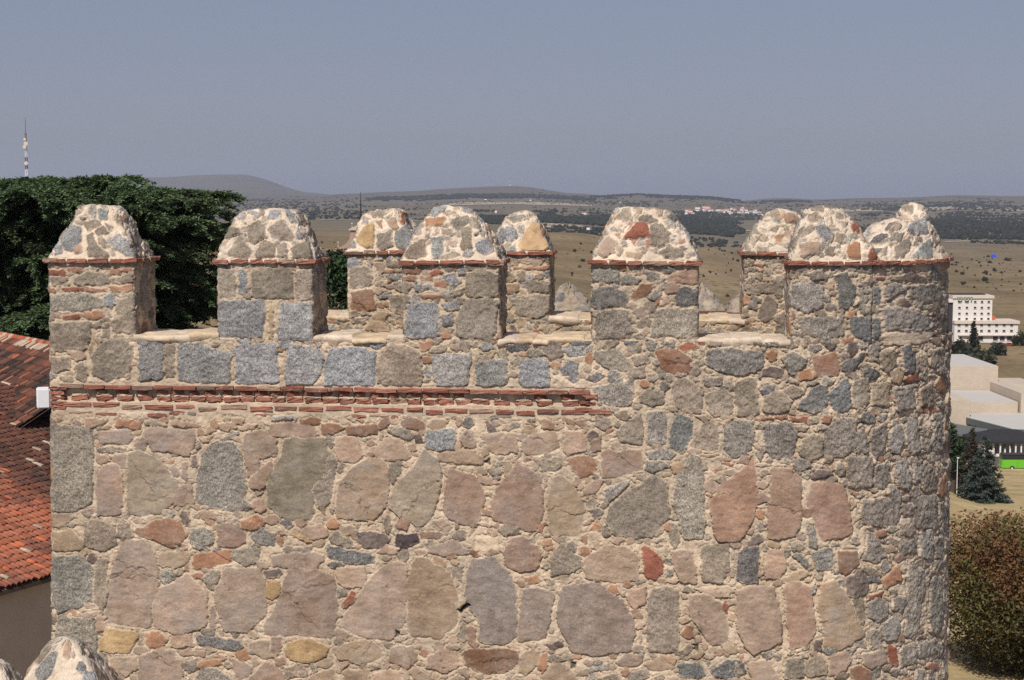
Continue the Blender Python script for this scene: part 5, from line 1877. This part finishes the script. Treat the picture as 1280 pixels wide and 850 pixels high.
# blue bollard-like litter bin by the bus
bx_ = np.array([PX(1271, 306), 306.0, zbus])
binr = tag(empty('litter_bin', tuple(bx_)), 'small bright blue bin on the roadside beside the bus', 'bin')
v, f = tube([[0, 0, 0], [0, 0, .9]], [.28, .33], 12); g = Geo(); g.add(v, f); link('body', g.mesh('body', False), binr, plain_mat('blue_plastic', (.02, .07, .42), .5, .05, 2))
v, f = tube([[0, 0, .9], [0, 0, 1.0], [0, 0, 1.05]], [.36, .34, .05], 12); g = Geo(); g.add(v, f); link('lid', g.mesh('lid', False), binr, plain_mat('blue_lid', (.02, .06, .32), .5, .05, 2))

# ---- blue tarpaulin on the far brown field
p = ground_at(1242, 1750)
g = Geo()
V = np.array([[-2.6, -2, -.5], [2.6, -2, -.5], [2.6, 2, -.5], [-2.6, 2, -.5], [-2.3, -1.6, 2.6], [2.2, -1.5, 2.4], [2.3, 1.6, 2.9], [-2.2, 1.5, 3.1], [0, 0, 3.9]])
g.add(V, np.array([[0, 1, 5, 4], [1, 2, 6, 5], [2, 3, 7, 6], [3, 0, 4, 7]])); g.add(V, np.array([[4, 5, 8], [5, 6, 8], [6, 7, 8], [7, 4, 8]]))
o = link('blue_tarpaulin', g.mesh('blue_tarpaulin', False), None, plain_mat('blue_tarp', (.03, .06, .6), .5, .08, 1)); o.location = tuple(p)
tag(o, 'bright blue tarpaulin heap far out on the brown field', 'tarpaulin')

# ---- far village
rgv = np.random.default_rng(15)
M_VW = plain_mat('lime_wash', (.72, .69, .66), .9, .05, .1); M_VR = plain_mat('red_roof', (.36, .16, .11), .9, .12, .1); M_VG = plain_mat('grey_wall', (.42, .38, .35), .9, .1, .1)
def house_mesh(w, d, h, rh):
    Vv = np.array([[-w / 2, -d / 2, -2], [w / 2, -d / 2, -2], [w / 2, d / 2, -2], [-w / 2, d / 2, -2], [-w / 2, -d / 2, h], [w / 2, -d / 2, h], [w / 2, d / 2, h], [-w / 2, d / 2, h]])
    g = Geo(); g.add(Vv, np.array([[0, 1, 5, 4], [1, 2, 6, 5], [2, 3, 7, 6], [3, 0, 4, 7]]))
    o_ = .4
    Rv = np.array([[-w / 2 - o_, -d / 2 - o_, h], [w / 2 + o_, -d / 2 - o_, h], [w / 2 + o_, d / 2 + o_, h], [-w / 2 - o_, d / 2 + o_, h], [-w / 2 - o_, 0, h + rh], [w / 2 + o_, 0, h + rh]])
    r = Geo(); r.add(Rv, np.array([[0, 1, 5, 4], [2, 3, 4, 5], [3, 2, 1, 0]])); r.add(Rv, np.array([[1, 2, 5], [3, 0, 4]]))
    return g.mesh('wall', False), r.mesh('roof', False)
hm = [house_mesh(*a) for a in ((13, 9, 6.5, 2.2), (10, 8, 4.2, 1.8), (18, 9, 5.5, 2.4), (9, 9, 8.5, 2.0))]
for k, (wm, rm) in enumerate(hm):
    wm.materials.append(M_VW if k != 1 else M_VG); rm.materials.append(M_VR)
spv = [(rgv.uniform(848, 868), rgv.uniform(264, 269)) for _ in range(7)] + [(rgv.uniform(870, 905), rgv.uniform(259.5, 265)) for _ in range(14)] + [(rgv.uniform(900, 930), rgv.uniform(261, 268)) for _ in range(16)] + [(rgv.uniform(925, 952), rgv.uniform(263, 270)) for _ in range(12)]
spv += [(686, 284), (736, 289), (620, 266), (663, 251), (607, 250), (775, 254), (1012, 262), (730, 268)]
def Y_at_row(px, py, Y0=2300, Y1=9000):
    Yt = np.geomspace(Y0, Y1, 300); q = project(np.stack([(px - 640) / F * Yt, Yt, ground_z(np.full(300, px), Yt)], -1))[:, 1]
    run = np.minimum.accumulate(q); ok = np.nonzero(q <= py)[0]
    return Yt[ok[0]] if len(ok) else None
for px, py in spv:
    Yh = Y_at_row(px, py)
    if Yh is None: continue
    k = rgv.integers(0, 4)
    p = ground_at(px, Yh)
    far_lone = (px < 840 or px > 960)
    root = empty('village_house', tuple(p), rgv.uniform(-.6, .6))
    if far_lone: root.scale = (.6, .6, .6)
    if far_lone: tag(root, 'lone pale house out on the plain away from the village', 'house', 'lone houses on the plain')
    else: tag(root, 'pale red-roofed house in the far village on the hillside', 'house', 'houses of the far village')
    for nm, me in zip(('wall', 'roof'), hm[k]):
        o_ = bpy.data.objects.new(nm, me); COL.objects.link(o_); o_.parent = root

# ---- dirt tracks and pale fields on the plain
def ribbon(name, pts, width, mat, lift=.25):
    P_ = []
    pts = np.array(pts, float); tt_ = np.linspace(0, len(pts) - 1, 60)
    pxr = np.interp(tt_, np.arange(len(pts)), pts[:, 0]); Yr_ = np.interp(tt_, np.arange(len(pts)), pts[:, 1])
    wj = 1 + .35 * fbm(np.stack([tt_ * 3, 0 * tt_, 0 * tt_], -1), 1.0, 2, int(pts[0, 0]))
    c0_ = []
    for sgn in (-1, -.33, .33, 1):
        Yq = Yr_ + sgn * width / 2 * wj
        c0_.append(np.stack([(pxr - 640) / F * Yq, Yq, ground_z(pxr, Yq) + lift], -1))
    V_ = np.stack(c0_)
    o_ = link(name, mesh_np(name, V_.reshape(-1, 3), grid_faces(4, 60)), None, mat); tag(o_, kind='structure')
M_TRACK = plain_mat('track_dust', (.36, .29, .20), .95, .15, .02); M_STRAW = plain_mat('stubble', (.34, .25, .14), .95, .2, .01); M_PALE = plain_mat('pale_soil', (.33, .28, .21), .95, .15, .01)
ribbon('path', [(1180, 2480), (1215, 2520), (1250, 2500), (1290, 2530), (1360, 2500)], 60, M_PALE, .6)
ribbon('field', [(842, 3080), (880, 3200), (915, 3330), (962, 3380)], 130, M_STRAW, .8)
ribbon('field', [(655, 2720), (690, 2760), (728, 2740)], 170, M_PALE, .8)
ribbon('path', [(400, 3000), (480, 3120), (560, 3060)], 50, M_PALE, .8)
ribbon('field', [(560, 5600), (640, 5750), (740, 5700)], 500, M_PALE, 1.2)
ribbon('path', [(395, 900), (430, 1000), (470, 1020)], 40, M_STRAW, .3)
ribbon('field', [(1000, 5900), (1120, 6100), (1290, 6000)], 500, M_PALE, 1.2)

# ---- masts
def lattice(name, base, H, w0, w1, bands, label, dishes=(), spike=0):
    root = tag(empty(name, tuple(base)), label, 'mast')
    M_R = plain_mat('mast_red', (.25, .06, .05), .6, .05, .1); M_W = plain_mat('mast_white', (.7, .7, .7), .6, .05, .1)
    zz_ = np.linspace(0, H, bands + 1)
    for i in range(bands):
        g = Geo(); z0, z1 = zz_[i], zz_[i + 1]
        wa = w0 + (w1 - w0) * z0 / H; wb_ = w0 + (w1 - w0) * z1 / H; th = wa * .09 + .05
        c0 = [np.array([sx * wa / 2, sy * wa / 2, z0]) for sx, sy in ((-1, -1), (1, -1), (1, 1), (-1, 1))]
        c1 = [np.array([sx * wb_ / 2, sy * wb_ / 2, z1]) for sx, sy in ((-1, -1), (1, -1), (1, 1), (-1, 1))]
        for a_, b_ in zip(c0, c1):
            v, f = tube([a_, b_], [th, th], 4); g.add(v, f)
        ns = 3
        for s_ in range(ns):
            t0, t1 = s_ / ns, (s_ + 1) / ns
            for k in range(4):
                pa = c0[k] * (1 - t0) + c1[k] * t0; pb = c0[(k + 1) % 4] * (1 - t1) + c1[(k + 1) % 4] * t1
                pc = c0[(k + 1) % 4] * (1 - t0) + c1[(k + 1) % 4] * t0
                v, f = tube([pa, pb], [th * .6, th * .6], 3); g.add(v, f)
                v, f = tube([pa, pc], [th * .5, th * .5], 3); g.add(v, f)
        link('lattice_section', g.mesh('lattice_section', False), root, M_W if i % 2 == (bands % 2) else M_R)
    if spike:
        g = Geo(); v, f = tube([[0, 0, H], [0, 0, H + spike * .55], [0, 0, H + spike]], [w1 * .35, w1 * .28, w1 * .12], 6); g.add(v, f); link('antenna', g.mesh('antenna', False), root, M_R)
    for (z, dx, r) in dishes:
        a = np.arange(14) / 14 * 2 * math.pi
        g = Geo(); v, f = tube([[dx, -w0 * .4 - .2, z], [dx, -w0 * .4 - .9, z], [dx, -w0 * .4 - 1.0, z]], [r * .3, r, r * .05], 14); g.add(v, f)
        link('dish', g.mesh('dish', False), root, plain_mat('dish', (.55, .5, .4), .6, .05, .1))
Ym = 1400
zb_ = ground_at(36.5, Ym)[2]
Hm = PZ(166, Ym) - zb_
lattice('radio_mast', np.array([PX(36.5, Ym), Ym, zb_]), Hm, 3.6, 1.0, 9, 'tall red and white lattice radio mast rising behind the cedar', [(Hm * .90, .6, 1.9), (Hm * .87, -.6, 1.6), (Hm * .72, .4, 1.7), (Hm * .94, -.2, 1.2)], PZ(146, Ym) - PZ(166, Ym))
pm = ground_at(637.5, 9900)
lattice('hill_mast', pm, 46, 5, 2.5, 4, 'tiny pale mast on the distant rounded hilltop', [], 12)

# ---- church gable behind the tower
Yc = 150.0
K = Yc / F
xc = PX(451, Yc)
loc6 = np.array([xc, Yc, PZ(420, Yc)])
ch = tag(empty('church_gable', tuple(loc6)), 'small brick church gable with scrolled shoulders, stone balls and an iron weathervane', 'church')
def z_(py): return PZ(py, Yc) - loc6[2]
def x_(px): return PX(px, Yc) - xc
M_CBR = plain_mat('church_brick', (.36, .24, .19), .9, .15, 2); M_CST = plain_mat('church_stone', (.46, .40, .34), .9, .12, 2); M_IRON = plain_mat('wrought_iron', (.03, .03, .035), .6, .1, 5)
prof = [(x_(419.5), 0), (x_(482.5), 0), (x_(482.5), z_(310)), (x_(477), z_(309)), (x_(470), z_(305.5)), (x_(465.5), z_(300)), (x_(463.6), z_(293)), (x_(463.4), z_(288)), (x_(438.6), z_(288)), (x_(438.4), z_(293)), (x_(436.5), z_(300)), (x_(432), z_(305.5)), (x_(425), z_(309)), (x_(419.5), z_(310))]
def extrude(name, prof, y0, y1, mat, parent):
    n = len(prof); bm = bmesh.new()
    vs = [bm.verts.new((x, y, z)) for y in (y0, y1) for x, z in prof]
    bm.faces.new(vs[:n]); bm.faces.new(vs[n:][::-1])
    for i in range(n): bm.faces.new([vs[i], vs[(i + 1) % n], vs[n + (i + 1) % n], vs[n + i]])
    bmesh.ops.recalc_face_normals(bm, faces=bm.faces[:])
    me = bpy.data.meshes.new(name); bm.to_mesh(me); bm.free(); return link(name, me, parent, mat)
extrude('gable_wall', prof, 0, .8, M_CBR, ch)
extrude('pediment', [(x_(436.5), z_(287.8)), (x_(465.5), z_(287.8)), (x_(465.5), z_(286.4)), (x_(451), z_(279.8)), (x_(436.5), z_(286.4))], -.18, .98, M_CST, ch)
extrude('cornice', [(x_(417.5), z_(320.5)), (x_(484.5), z_(320.5)), (x_(484.5), z_(318.8)), (x_(417.5), z_(318.8))], -.2, -.003, M_CST, ch)
for px, py in ((440, 286.2), (462, 286.2), (422.5, 310), (479.5, 310)):
    g = Geo()
    zz0 = z_(py); r = 1.35 * K
    rad = [.9 * r * .6, .35 * r, .25 * r, .75 * r, 1.0 * r, .75 * r, .1 * r]; hh = [0, .6 * r * 3, 3 * r * 1.2, 3 * r * 1.2 + .5 * r, 3 * r * 1.2 + 1.1 * r, 3 * r * 1.2 + 1.8 * r, 3 * r * 1.2 + 2.1 * r]
    v, f = tube([[x_(px), .4, zz0 + h] for h in hh], rad, 10); g.add(v, f); link('ball_finial', g.mesh('ball_finial', False), ch, M_CST)
g = Geo()
v, f = tube([[0, .4, z_(280)], [0, .4, z_(262)], [0, .4, z_(240)]], [.09, .07, .02], 6); g.add(v, f)
for py, w in ((274, .28), (268, .18), (262, .14)): v, f = tube([[0, .4, z_(py) - w * .7], [0, .4, z_(py)], [0, .4, z_(py) + w * .7]], [.03, w * .7, .03], 8); g.add(v, f)
g.box((0, .4, z_(256)), (.42, .05, .06))
link('weathervane', g.mesh('weathervane', False), ch, M_IRON)

# ================================================================== tiled roofs at the left
def tile_roof(name, parent, O, e, upv, width, length, pitch, row, cols, seed, dark=None):
    """barrel tiles: O eave corner, e along the eave, upv up the slope (3D unit vectors)"""
    rg = np.random.default_rng(seed)
    e = np.asarray(e) / np.linalg.norm(e); upv = np.asarray(upv) / np.linalg.norm(upv)
    nrm = np.cross(e, upv); nrm *= np.sign(nrm[2])
    g = Geo(); nc = int(width / pitch); nr = int(length / row)
    a = np.linspace(0, math.pi, 9)
    base = []
    for i in range(nc):
        for j in range(nr):
            jx, jy = rg.normal(0, .012), rg.normal(0, .03)
            r0, r1 = pitch * .40 * rg.uniform(.95, 1.06), pitch * .33
            x = (i + .5) * pitch + jx; y = j * row + jy
            L = row * 1.32
            tw = rg.normal(0, .02)
            V = []
            for yy, rr0, lift in ((y, r0, .045), (y + L * .5, (r0 + r1) / 2, .035), (y + L, r1, .012)):
                V.append(O + e * (x + tw * (yy - y) + rr0 * np.cos(a))[:, None] + upv * yy + nrm * (rr0 * np.sin(a) * .92 + lift)[:, None])
            # inner skin so the tile has thickness
            W_ = []
            for yy, rr0, lift in ((y, r0 - .016, .045), (y + L, r1 - .014, .012)):
                W_.append(O + e * (x + tw * (yy - y) + rr0 * np.cos(a))[:, None] + upv * yy + nrm * (rr0 * np.sin(a) * .92 + lift)[:, None])
            P_ = np.concatenate(V + W_)
            f = grid_faces(3, 9)
            f2 = grid_faces(2, 9)[:, ::-1] + 27
            lip = np.stack([np.arange(8), np.arange(1, 9), 27 + np.arange(1, 9), 27 + np.arange(8)], -1)[:, ::-1]
            c = np.array(cols(x / width, y / length, rg))
            cc = np.repeat((c * rg.uniform(.85, 1.15))[None], len(P_), 0) * (1 + rg.normal(0, .06, (len(P_), 1)))
            g.add(P_, np.concatenate([f, f2, lip]), cc)
            # channel tile between
            V = []
            for yy, lift in ((y + .05, .03), (y + L, .0)):
                rr0 = pitch * .36
                V.append(O + e * (x + pitch * .5 + rr0 * np.cos(a))[:, None] + upv * yy + nrm * (.06 - rr0 * np.sin(a) * .6 + lift)[:, None])
            c = np.array(cols(x / width, y / length, rg)) * .8
            g.add(np.concatenate(V), grid_faces(2, 9), c)
    me = g.mesh(name)
    return link(name, me, parent, M_TILE)
M_TILE = col_mat('clay_tile', .9, 0, .15, .45, 9)
TC = [srgb(c) * .82 for c in ((168, 104, 80), (154, 94, 74), (178, 116, 90), (144, 92, 75), (126, 84, 70), (188, 106, 74))]
TDK = [srgb(c) * .5 for c in ((74, 64, 60), (88, 74, 68), (100, 78, 70), (66, 58, 56), (116, 84, 72))]
TLT = [srgb(c) * .66 for c in ((206, 186, 164), (196, 172, 150))]
eD = np.array([.47, .883, 0]); dn = np.array([.883, -.47, 0])
pt = math.tan(R(16))
upL = np.array([-dn[0], -dn[1], pt]); upL /= np.linalg.norm(upL)
E0 = at(0, 738, 44.0)
O1 = E0 - eD * 2.5
def cols1(u, v, rg):
    # lichen darkens the far upper end in patches; the rest weathers slowly from tile to tile
    p = np.array([[u * 34.0, v * 14.0, 0.0]])
    w = float(fbm(p, .45, 3, 501)[0]); w2 = float(fbm(p, .9, 2, 505)[0])
    k = np.clip(((u * 34.0 - 6.0 + (v * 14) * .25) * .35 + w * 1.1 - .3), 0, 1)
    x = rg.random()
    if x < .035: return TLT[rg.integers(0, 2)]
    c = TC[0] * (1 - np.clip(w2 + .4, 0, 1)) + TC[4] * np.clip(w2 + .4, 0, 1)
    if x > .93: c = TC[5]
    if x < .12: c = c * .72
    return c * (1 - .8 * k) + TDK[rg.integers(0, 5)] * .8 * k
lh = tag(empty('tiled_house', (O1[0], O1[1], O1[2] - 6)), 'house with a weathered red barrel-tile roof and a shaded plain wall left of the tower', 'house')
def under(parent, me_o): me_o.parent = parent; me_o.location = -np.array(parent.location)
o = tile_roof('roof', None, O1, eD, upL, 34.0, 14.0, .205, .36, cols1, 51); under(lh, o)
M_PLAST = plain_mat('brown_plaster', (.46, .385, .32), .95, .2, 1.2, .3)
wd = eD * 34.0
wl = np.array([O1 - dn * .35, O1 - dn * .35 + wd, O1 - dn * 10 + wd, O1 - dn * 10])
o = prism('wall', [p[:2] for p in wl], O1[2] - 6, O1[2] - .05, M_PLAST, None, np.zeros(3)); under(lh, o)
o = prism('eave_board', [p[:2] for p in np.array([O1 + dn * .02, O1 + dn * .02 + wd, O1 - dn * .345 + wd, O1 - dn * .345])], O1[2] - .16, O1[2] - .045, plain_mat('eave_timber', (.09, .07, .055), .9, .2, 3), None, np.zeros(3)); under(lh, o)
# roof deck below the tiles
dk = np.array([O1, O1 + wd, O1 + wd + upL * 14, O1 + upL * 14]) - [0, 0, .03]
g = Geo(); g.add(dk, np.array([[0, 1, 2, 3]])); o = link('roof_deck', g.mesh('roof_deck', False), None, plain_mat('roof_bed', (.10, .065, .05), .95, .3, 4)); under(lh, o)

# upper roof behind, tiles running down to the left
dn2 = np.array([-.80, -.60, 0]); e2 = np.array([.60, -.80, 0])
up2 = np.array([.80, .60, math.tan(R(30))]); up2 /= np.linalg.norm(up2)
RT = at(66, 431, 65.0)                       # a point of the ridge
L2 = 14.0
O2 = RT - up2 * L2 - e2 * 14.0
def cols2(u, v, rg):
    x = rg.random()
    p = np.array([[u * 21.0, v * 14.0, 3.0]]); w = float(fbm(p, .5, 3, 511)[0])
    if v > .955 and x < .5: return TLT[rg.integers(0, 2)]
    k = np.clip(1.0 + w * .5 - max(0, v - .88) * 6, .05, 1)
    if x < .10: k *= .15
    return TC[rg.integers(0, 6)] * (1 - k) + TDK[rg.integers(0, 5)] * k
uh = tag(empty('tiled_house', tuple(O2 - [0, 0, 5])), 'higher house whose dark lichened tile roof rises to a mortared ridge below the cedar', 'house')
o = tile_roof('roof', None, O2, e2, up2, 21.0, L2, .22, .42, cols2, 52); under(uh, o)
dk = np.array([O2, O2 + e2 * 21, O2 + e2 * 21 + up2 * L2, O2 + up2 * L2]) - [0, 0, .03]
g = Geo(); g.add(dk, np.array([[0, 1, 2, 3]])); o = link('roof_deck', g.mesh('roof_deck', False), None, plain_mat('roof_bed', (.08, .06, .05), .95, .3, 4)); under(uh, o)
# ridge tiles
rgR = np.random.default_rng(53); g = Geo()
a = np.linspace(0, math.pi, 9)
for i in range(int(21 / .4)):
    p0 = O2 + up2 * L2 + e2 * (i * .4) + [0, 0, .0]
    c = ([srgb((206, 104, 70)) * .66] * 3 + TLT + TC)[rgR.integers(0, 11)]
    sd = np.array([.8, .6, 0])
    V = np.concatenate([p0 + e2 * yy + sd * (r_ * np.cos(a))[:, None] + np.array([0, 0, 1.0]) * (r_ * np.sin(a) - .02)[:, None] for yy, r_ in ((0, .16), (.46, .13))])
    g.add(V, grid_faces(2, 9), c)
o = link('ridge_tiles', g.mesh('ridge_tiles'), None, M_TILE); under(uh, o)
wl = np.array([O2 + up2 * .4, O2 + up2 * .4 + e2 * 20.8, O2 + up2 * (L2 - .3) + e2 * 20.8, O2 + up2 * (L2 - .3)])
o = prism('wall', [p[:2] for p in wl], O2[2] - 5, O2[2] + .0, M_PLAST, None, np.zeros(3)); under(uh, o)
# white-washed chimney stub between the two roofs
cp = at(54, 505, 50.0)
g = Geo(); c_ = at(54, 497, 56.6)
rb = rbox('chimney', None, plain_mat('whitewash', (.70, .70, .70), .9, .08, 3, .3), (0, 0, 0), (.46, .7, .7), .04)
rb.location = tuple(c_); rb.rotation_euler = (0, 0, .3)
ml = rb.matrix_basis.copy()
rb.parent = lh; rb.location = Vector(c_) - lh.location

# ================================================================== nearer wall with merlon tips at the bottom left
ncw = tag(empty('curtain_wall', (-5.1, 13.0, -14)), 'nearer city wall of which only two white-jointed merlon caps show at the bottom left corner', 'wall')
NL = np.array(ncw.location)
def near_cap(px, py, Yc_, w, d, h, seed, rz=0.0, top=.10):
    rg = np.random.default_rng(seed)
    ap = at(px, py, Yc_)
    zb0 = ap[2] - h
    n = 220
    rows = np.concatenate([np.linspace(0, .9, 60), .9 + .1 * np.sin(np.linspace(0, math.pi / 2, 14)[1:])])
    P = []
    zsb = np.arange(zb0 - 1.0, zb0 - .01, .02)
    M = rot2(rz)
    for z in zsb:
        u, v, t = ring(w / 2, d / 2, .03, n); q = np.stack([u, v], -1) @ M.T
        P.append(np.stack([q[:, 0] + ap[0], q[:, 1] + ap[1], np.full(n, z)], -1))
    for x in rows:
        r = 1 - (1 - top) * x ** 1.15
        if x > .9: r *= .03 + .97 * math.sqrt(max(0, 1 - ((x - .9) / .1) ** 2))
        u, v, t = ring(w / 2 * r, d / 2 * r, .03 + .05 * x, n); q = np.stack([u, v], -1) @ M.T
        P.append(np.stack([q[:, 0] + ap[0], q[:, 1] + ap[1], np.full(n, zb0 + h * x)], -1))
    P = np.stack(P)
    Nn = normals(P, True)
    if Nn[5, n // 8] @ np.array([0, -1, 0]) < 0: Nn = -Nn
    Nn[-2:] = [0, 0, 1]
    L_ = np.concatenate([[0], np.cumsum(np.linalg.norm(np.diff(P[:, n // 8], axis=0), axis=1))])
    per = (w + d) * 2
    Q = np.stack([np.broadcast_to(np.arange(n)[None] / n * per * 100, P.shape[:2]), np.broadcast_to(-L_[:, None] * 100, P.shape[:2])], -1)
    sm = fill_stones([], (0, -L_[-1] * 100, per * 100, 0), [(15, 100), (10, 160), (6, 200)], kinds_cap, seed)
    H, C, G = masonry(Q, P, sm, .6, mortar=MORTAR_CAP)
    H = H * np.clip(L_[-1] - L_, .0, .25)[:, None] / .25
    V = P + Nn * H[..., None]; V = np.concatenate([V.reshape(-1, 3), V[-1].mean(0, keepdims=True)]) - NL
    m_ = P.shape[0] * n; j = np.arange(n)
    f = grid_faces(P.shape[0], n, True); fan = np.stack([m_ - n + j, m_ - n + (j + 1) % n, np.full(n, m_)], -1)
    link('merlon', mesh_np('merlon', V, [f, fan], np.concatenate([C.reshape(-1, 3), [MORTAR_CAP]]), extra={'Gran': np.concatenate([G.ravel(), [.2]])}), ncw, M_STONE)
    return zb0 - .9
zt1 = near_cap(80, 796, 17.0, 1.25, 1.1, .80, 71, .10, .20)
zt2 = near_cap(-14, 824, 15.2, 1.1, 1.1, .80, 72, .1, .20)
sv = np.arange(0, 12, .05); zv = np.arange(min(zt1, zt2), -14.2, -.05)
Pm = np.stack([np.broadcast_to(-4.30, (len(zv), len(sv))), np.broadcast_to(6.5 + sv[None], (len(zv), len(sv))), np.broadcast_to(zv[:, None], (len(zv), len(sv)))], -1)
Q = np.stack([Pm[..., 1] * 100, -Pm[..., 2] * 100], -1)
sm = fill_stones([], (650, -zv[0] * 100, 1850, 1400), [(18, 500), (11, 1500)], kinds_front, 73)
H, C, G = masonry(Q, Pm, sm, 1.2)
Pm = Pm.copy(); Pm[..., 0] += H
link('outer_face', mesh_np('outer_face', Pm.reshape(-1, 3) - NL, grid_faces(*Pm.shape[:2]), C.reshape(-1, 3), extra={'Gran': G}), ncw, M_STONE)
g = Geo(); z1 = min(zt1, zt2); g.box((0 - .15, 0 - .5, (z1 - 14.5) / 2 + 14 - .004), (1.6, 12, z1 + 14.5)); 
link('core', g.mesh('core', False), ncw, M_FLOOR)

# ---- farther stretch of city wall: merlon caps seen over the tower's rear parapet
fcw = tag(empty('curtain_wall', (0.0, 33.0, -12)), 'lower stretch of city wall beyond the tower, its small grey merlon caps just showing', 'wall')
FL = np.array(fcw.location)
def far_cap(px, py, Yc_, w, h, seed, label=None):
    ap = at(px, py, Yc_); n = 60
    P = []
    for z in np.linspace(ap[2] - h - 1.0, ap[2] - h, 12):
        u, v, t = ring(w / 2, w / 2, .04, n); P.append(np.stack([u + ap[0], v + ap[1], np.full(n, z)], -1))
    for x in np.linspace(0, 1, 26):
        r = 1 - .93 * x ** 1.1; u, v, t = ring(w / 2 * r, w / 2 * r, .06, n); P.append(np.stack([u + ap[0], v + ap[1], np.full(n, ap[2] - h + h * x)], -1))
    P = np.stack(P); Nn = normals(P, True)
    if Nn[5, n // 8] @ np.array([0, -1, 0]) < 0: Nn = -Nn
    Nn[-2:] = [0, 0, 1]
    L_ = np.concatenate([[0], np.cumsum(np.linalg.norm(np.diff(P[:, n // 8], axis=0), axis=1))]); per = w * 4
    Q = np.stack([np.broadcast_to(np.arange(n)[None] / n * per * 100, P.shape[:2]), np.broadcast_to(-L_[:, None] * 100, P.shape[:2])], -1)
    sm = fill_stones([], (0, -L_[-1] * 100, per * 100, 0), [(13, 200), (8, 300), (5, 300)], lambda x, y, r_: r_.choice(list('Gwhp'), p=[.4, .35, .15, .1]), seed)
    H, C, G = masonry(Q, P, sm, 2.2, mortar=srgb((176, 160, 140)) * KA, prot=2.0)
    f = grid_faces(P.shape[0], n, True)
    o_ = link('merlon', mesh_np('merlon', (P + Nn * H[..., None]).reshape(-1, 3) - FL, f, C.reshape(-1, 3), extra={'Gran': G}), fcw, M_STONE)
    bk = Bricks()
    rg_ = np.random.default_rng(seed)
    for k, (ax, off) in enumerate((((1, 0, 0), (0, -1, 0)), ((0, 1, 0), (1, 0, 0)), ((1, 0, 0), (0, 1, 0)), ((0, 1, 0), (-1, 0, 0)))):
        ax = np.array(ax, float); off = np.array(off, float)
        for x in np.arange(-w / 2, w / 2, .25):
            bk.add(*brick(np.array([ap[0], ap[1], ap[2] - h + .0]) + ax * (x + .12) + off * (w / 2 - .02) - FL, ax, off, Zax, .24, .18, .05, brick_col(rg_) * .6, rg_))
    link('brick_course', bk.mesh('brick_course'), o_, M_STONE)
far_cap(711, 357, 33, 1.0, .52, 81); far_cap(874, 357, 33.4, 1.0, .52, 82); far_cap(937, 360, 33, .9, .50, 83)
zt3 = at(640, 403, 33)[2] + 12
g = Geo(); g.box((1.4, .2, zt3 / 2 - 3), (11.9, 1.7, zt3 + 6)); link('wall_body', g.mesh('wall_body', False), fcw, M_FLOOR)

# ================================================================== light, sky, air
SUN_EL, SUN_AZ = 47.0, 21.0        # azimuth: to the left of the viewing direction, behind the camera
to_sun = np.array([-math.sin(R(SUN_AZ)) * math.cos(R(SUN_EL)), -math.cos(R(SUN_AZ)) * math.cos(R(SUN_EL)), math.sin(R(SUN_EL))])
ld = bpy.data.lights.new('sun', 'SUN'); ld.energy = SUN_E; ld.angle = R(.53); ld.color = (1.0, .955, .885)
lo_ = bpy.data.objects.new('sun', ld); COL.objects.link(lo_)
lo_.rotation_euler = Vector(-to_sun).to_track_quat('-Z', 'Y').to_euler()
w = bpy.data.worlds.new('World'); SC.world = w; w.use_nodes = True
nt = w.node_tree
sky = nt.nodes.new('ShaderNodeTexSky'); sky.sky_type = 'NISHITA'; sky.sun_disc = False
sky.sun_elevation = R(SUN_EL)
sky.sun_rotation = math.atan2(to_sun[0], to_sun[1])
sky.altitude = 1100; sky.air_density = SKY[0]; sky.dust_density = SKY[1]; sky.ozone_density = SKY[2]
bg = nt.nodes['Background']; bg.inputs['Strength'].default_value = SKY_E
nt.links.new(mixc(nt, SKY_MIX, mixc(nt, 1.0, sky.outputs[0], SKY_TINT, 'MULTIPLY'), SKY_GREY), bg.inputs['Color'])

# hazy air over the plain
zlo = float(V_terr_min) - 1.0
X0, X1, Y0, Y1 = -22000, 22000, -3000, 19000
ztop = 420.0
g = Geo(); g.box(((X0 + X1) / 2, (Y0 + Y1) / 2, (zlo + ztop) / 2), (X1 - X0, Y1 - Y0, ztop - zlo))
hz = link('haze', g.mesh('haze', False), None, None)
m = bpy.data.materials.new('haze'); m.use_nodes = True; nt = m.node_tree
nt.nodes.remove(nt.nodes['Principled BSDF'])
pv = nd(nt, 'ShaderNodeVolumePrincipled'); pv.inputs['Color'].default_value = (.72, .80, 1.0, 1); pv.inputs['Density'].default_value = HAZE; pv.inputs['Anisotropy'].default_value = 0.2
nt.links.new(pv.outputs[0], nt.nodes['Material Output'].inputs['Volume'])
hz.data.materials.append(m); tag(hz, kind='stuff')

SC.view_settings.view_transform = 'Standard'; SC.view_settings.look = 'None'; SC.view_settings.gamma = 1; SC.view_settings.exposure = EXPO
SC.cycles.max_bounces = 6; SC.cycles.diffuse_bounces = 3; SC.cycles.volume_bounces = 1; SC.cycles.transparent_max_bounces = 8
SC.cycles.use_denoising = False
SC.render.resolution_x = 1024; SC.render.resolution_y = 680
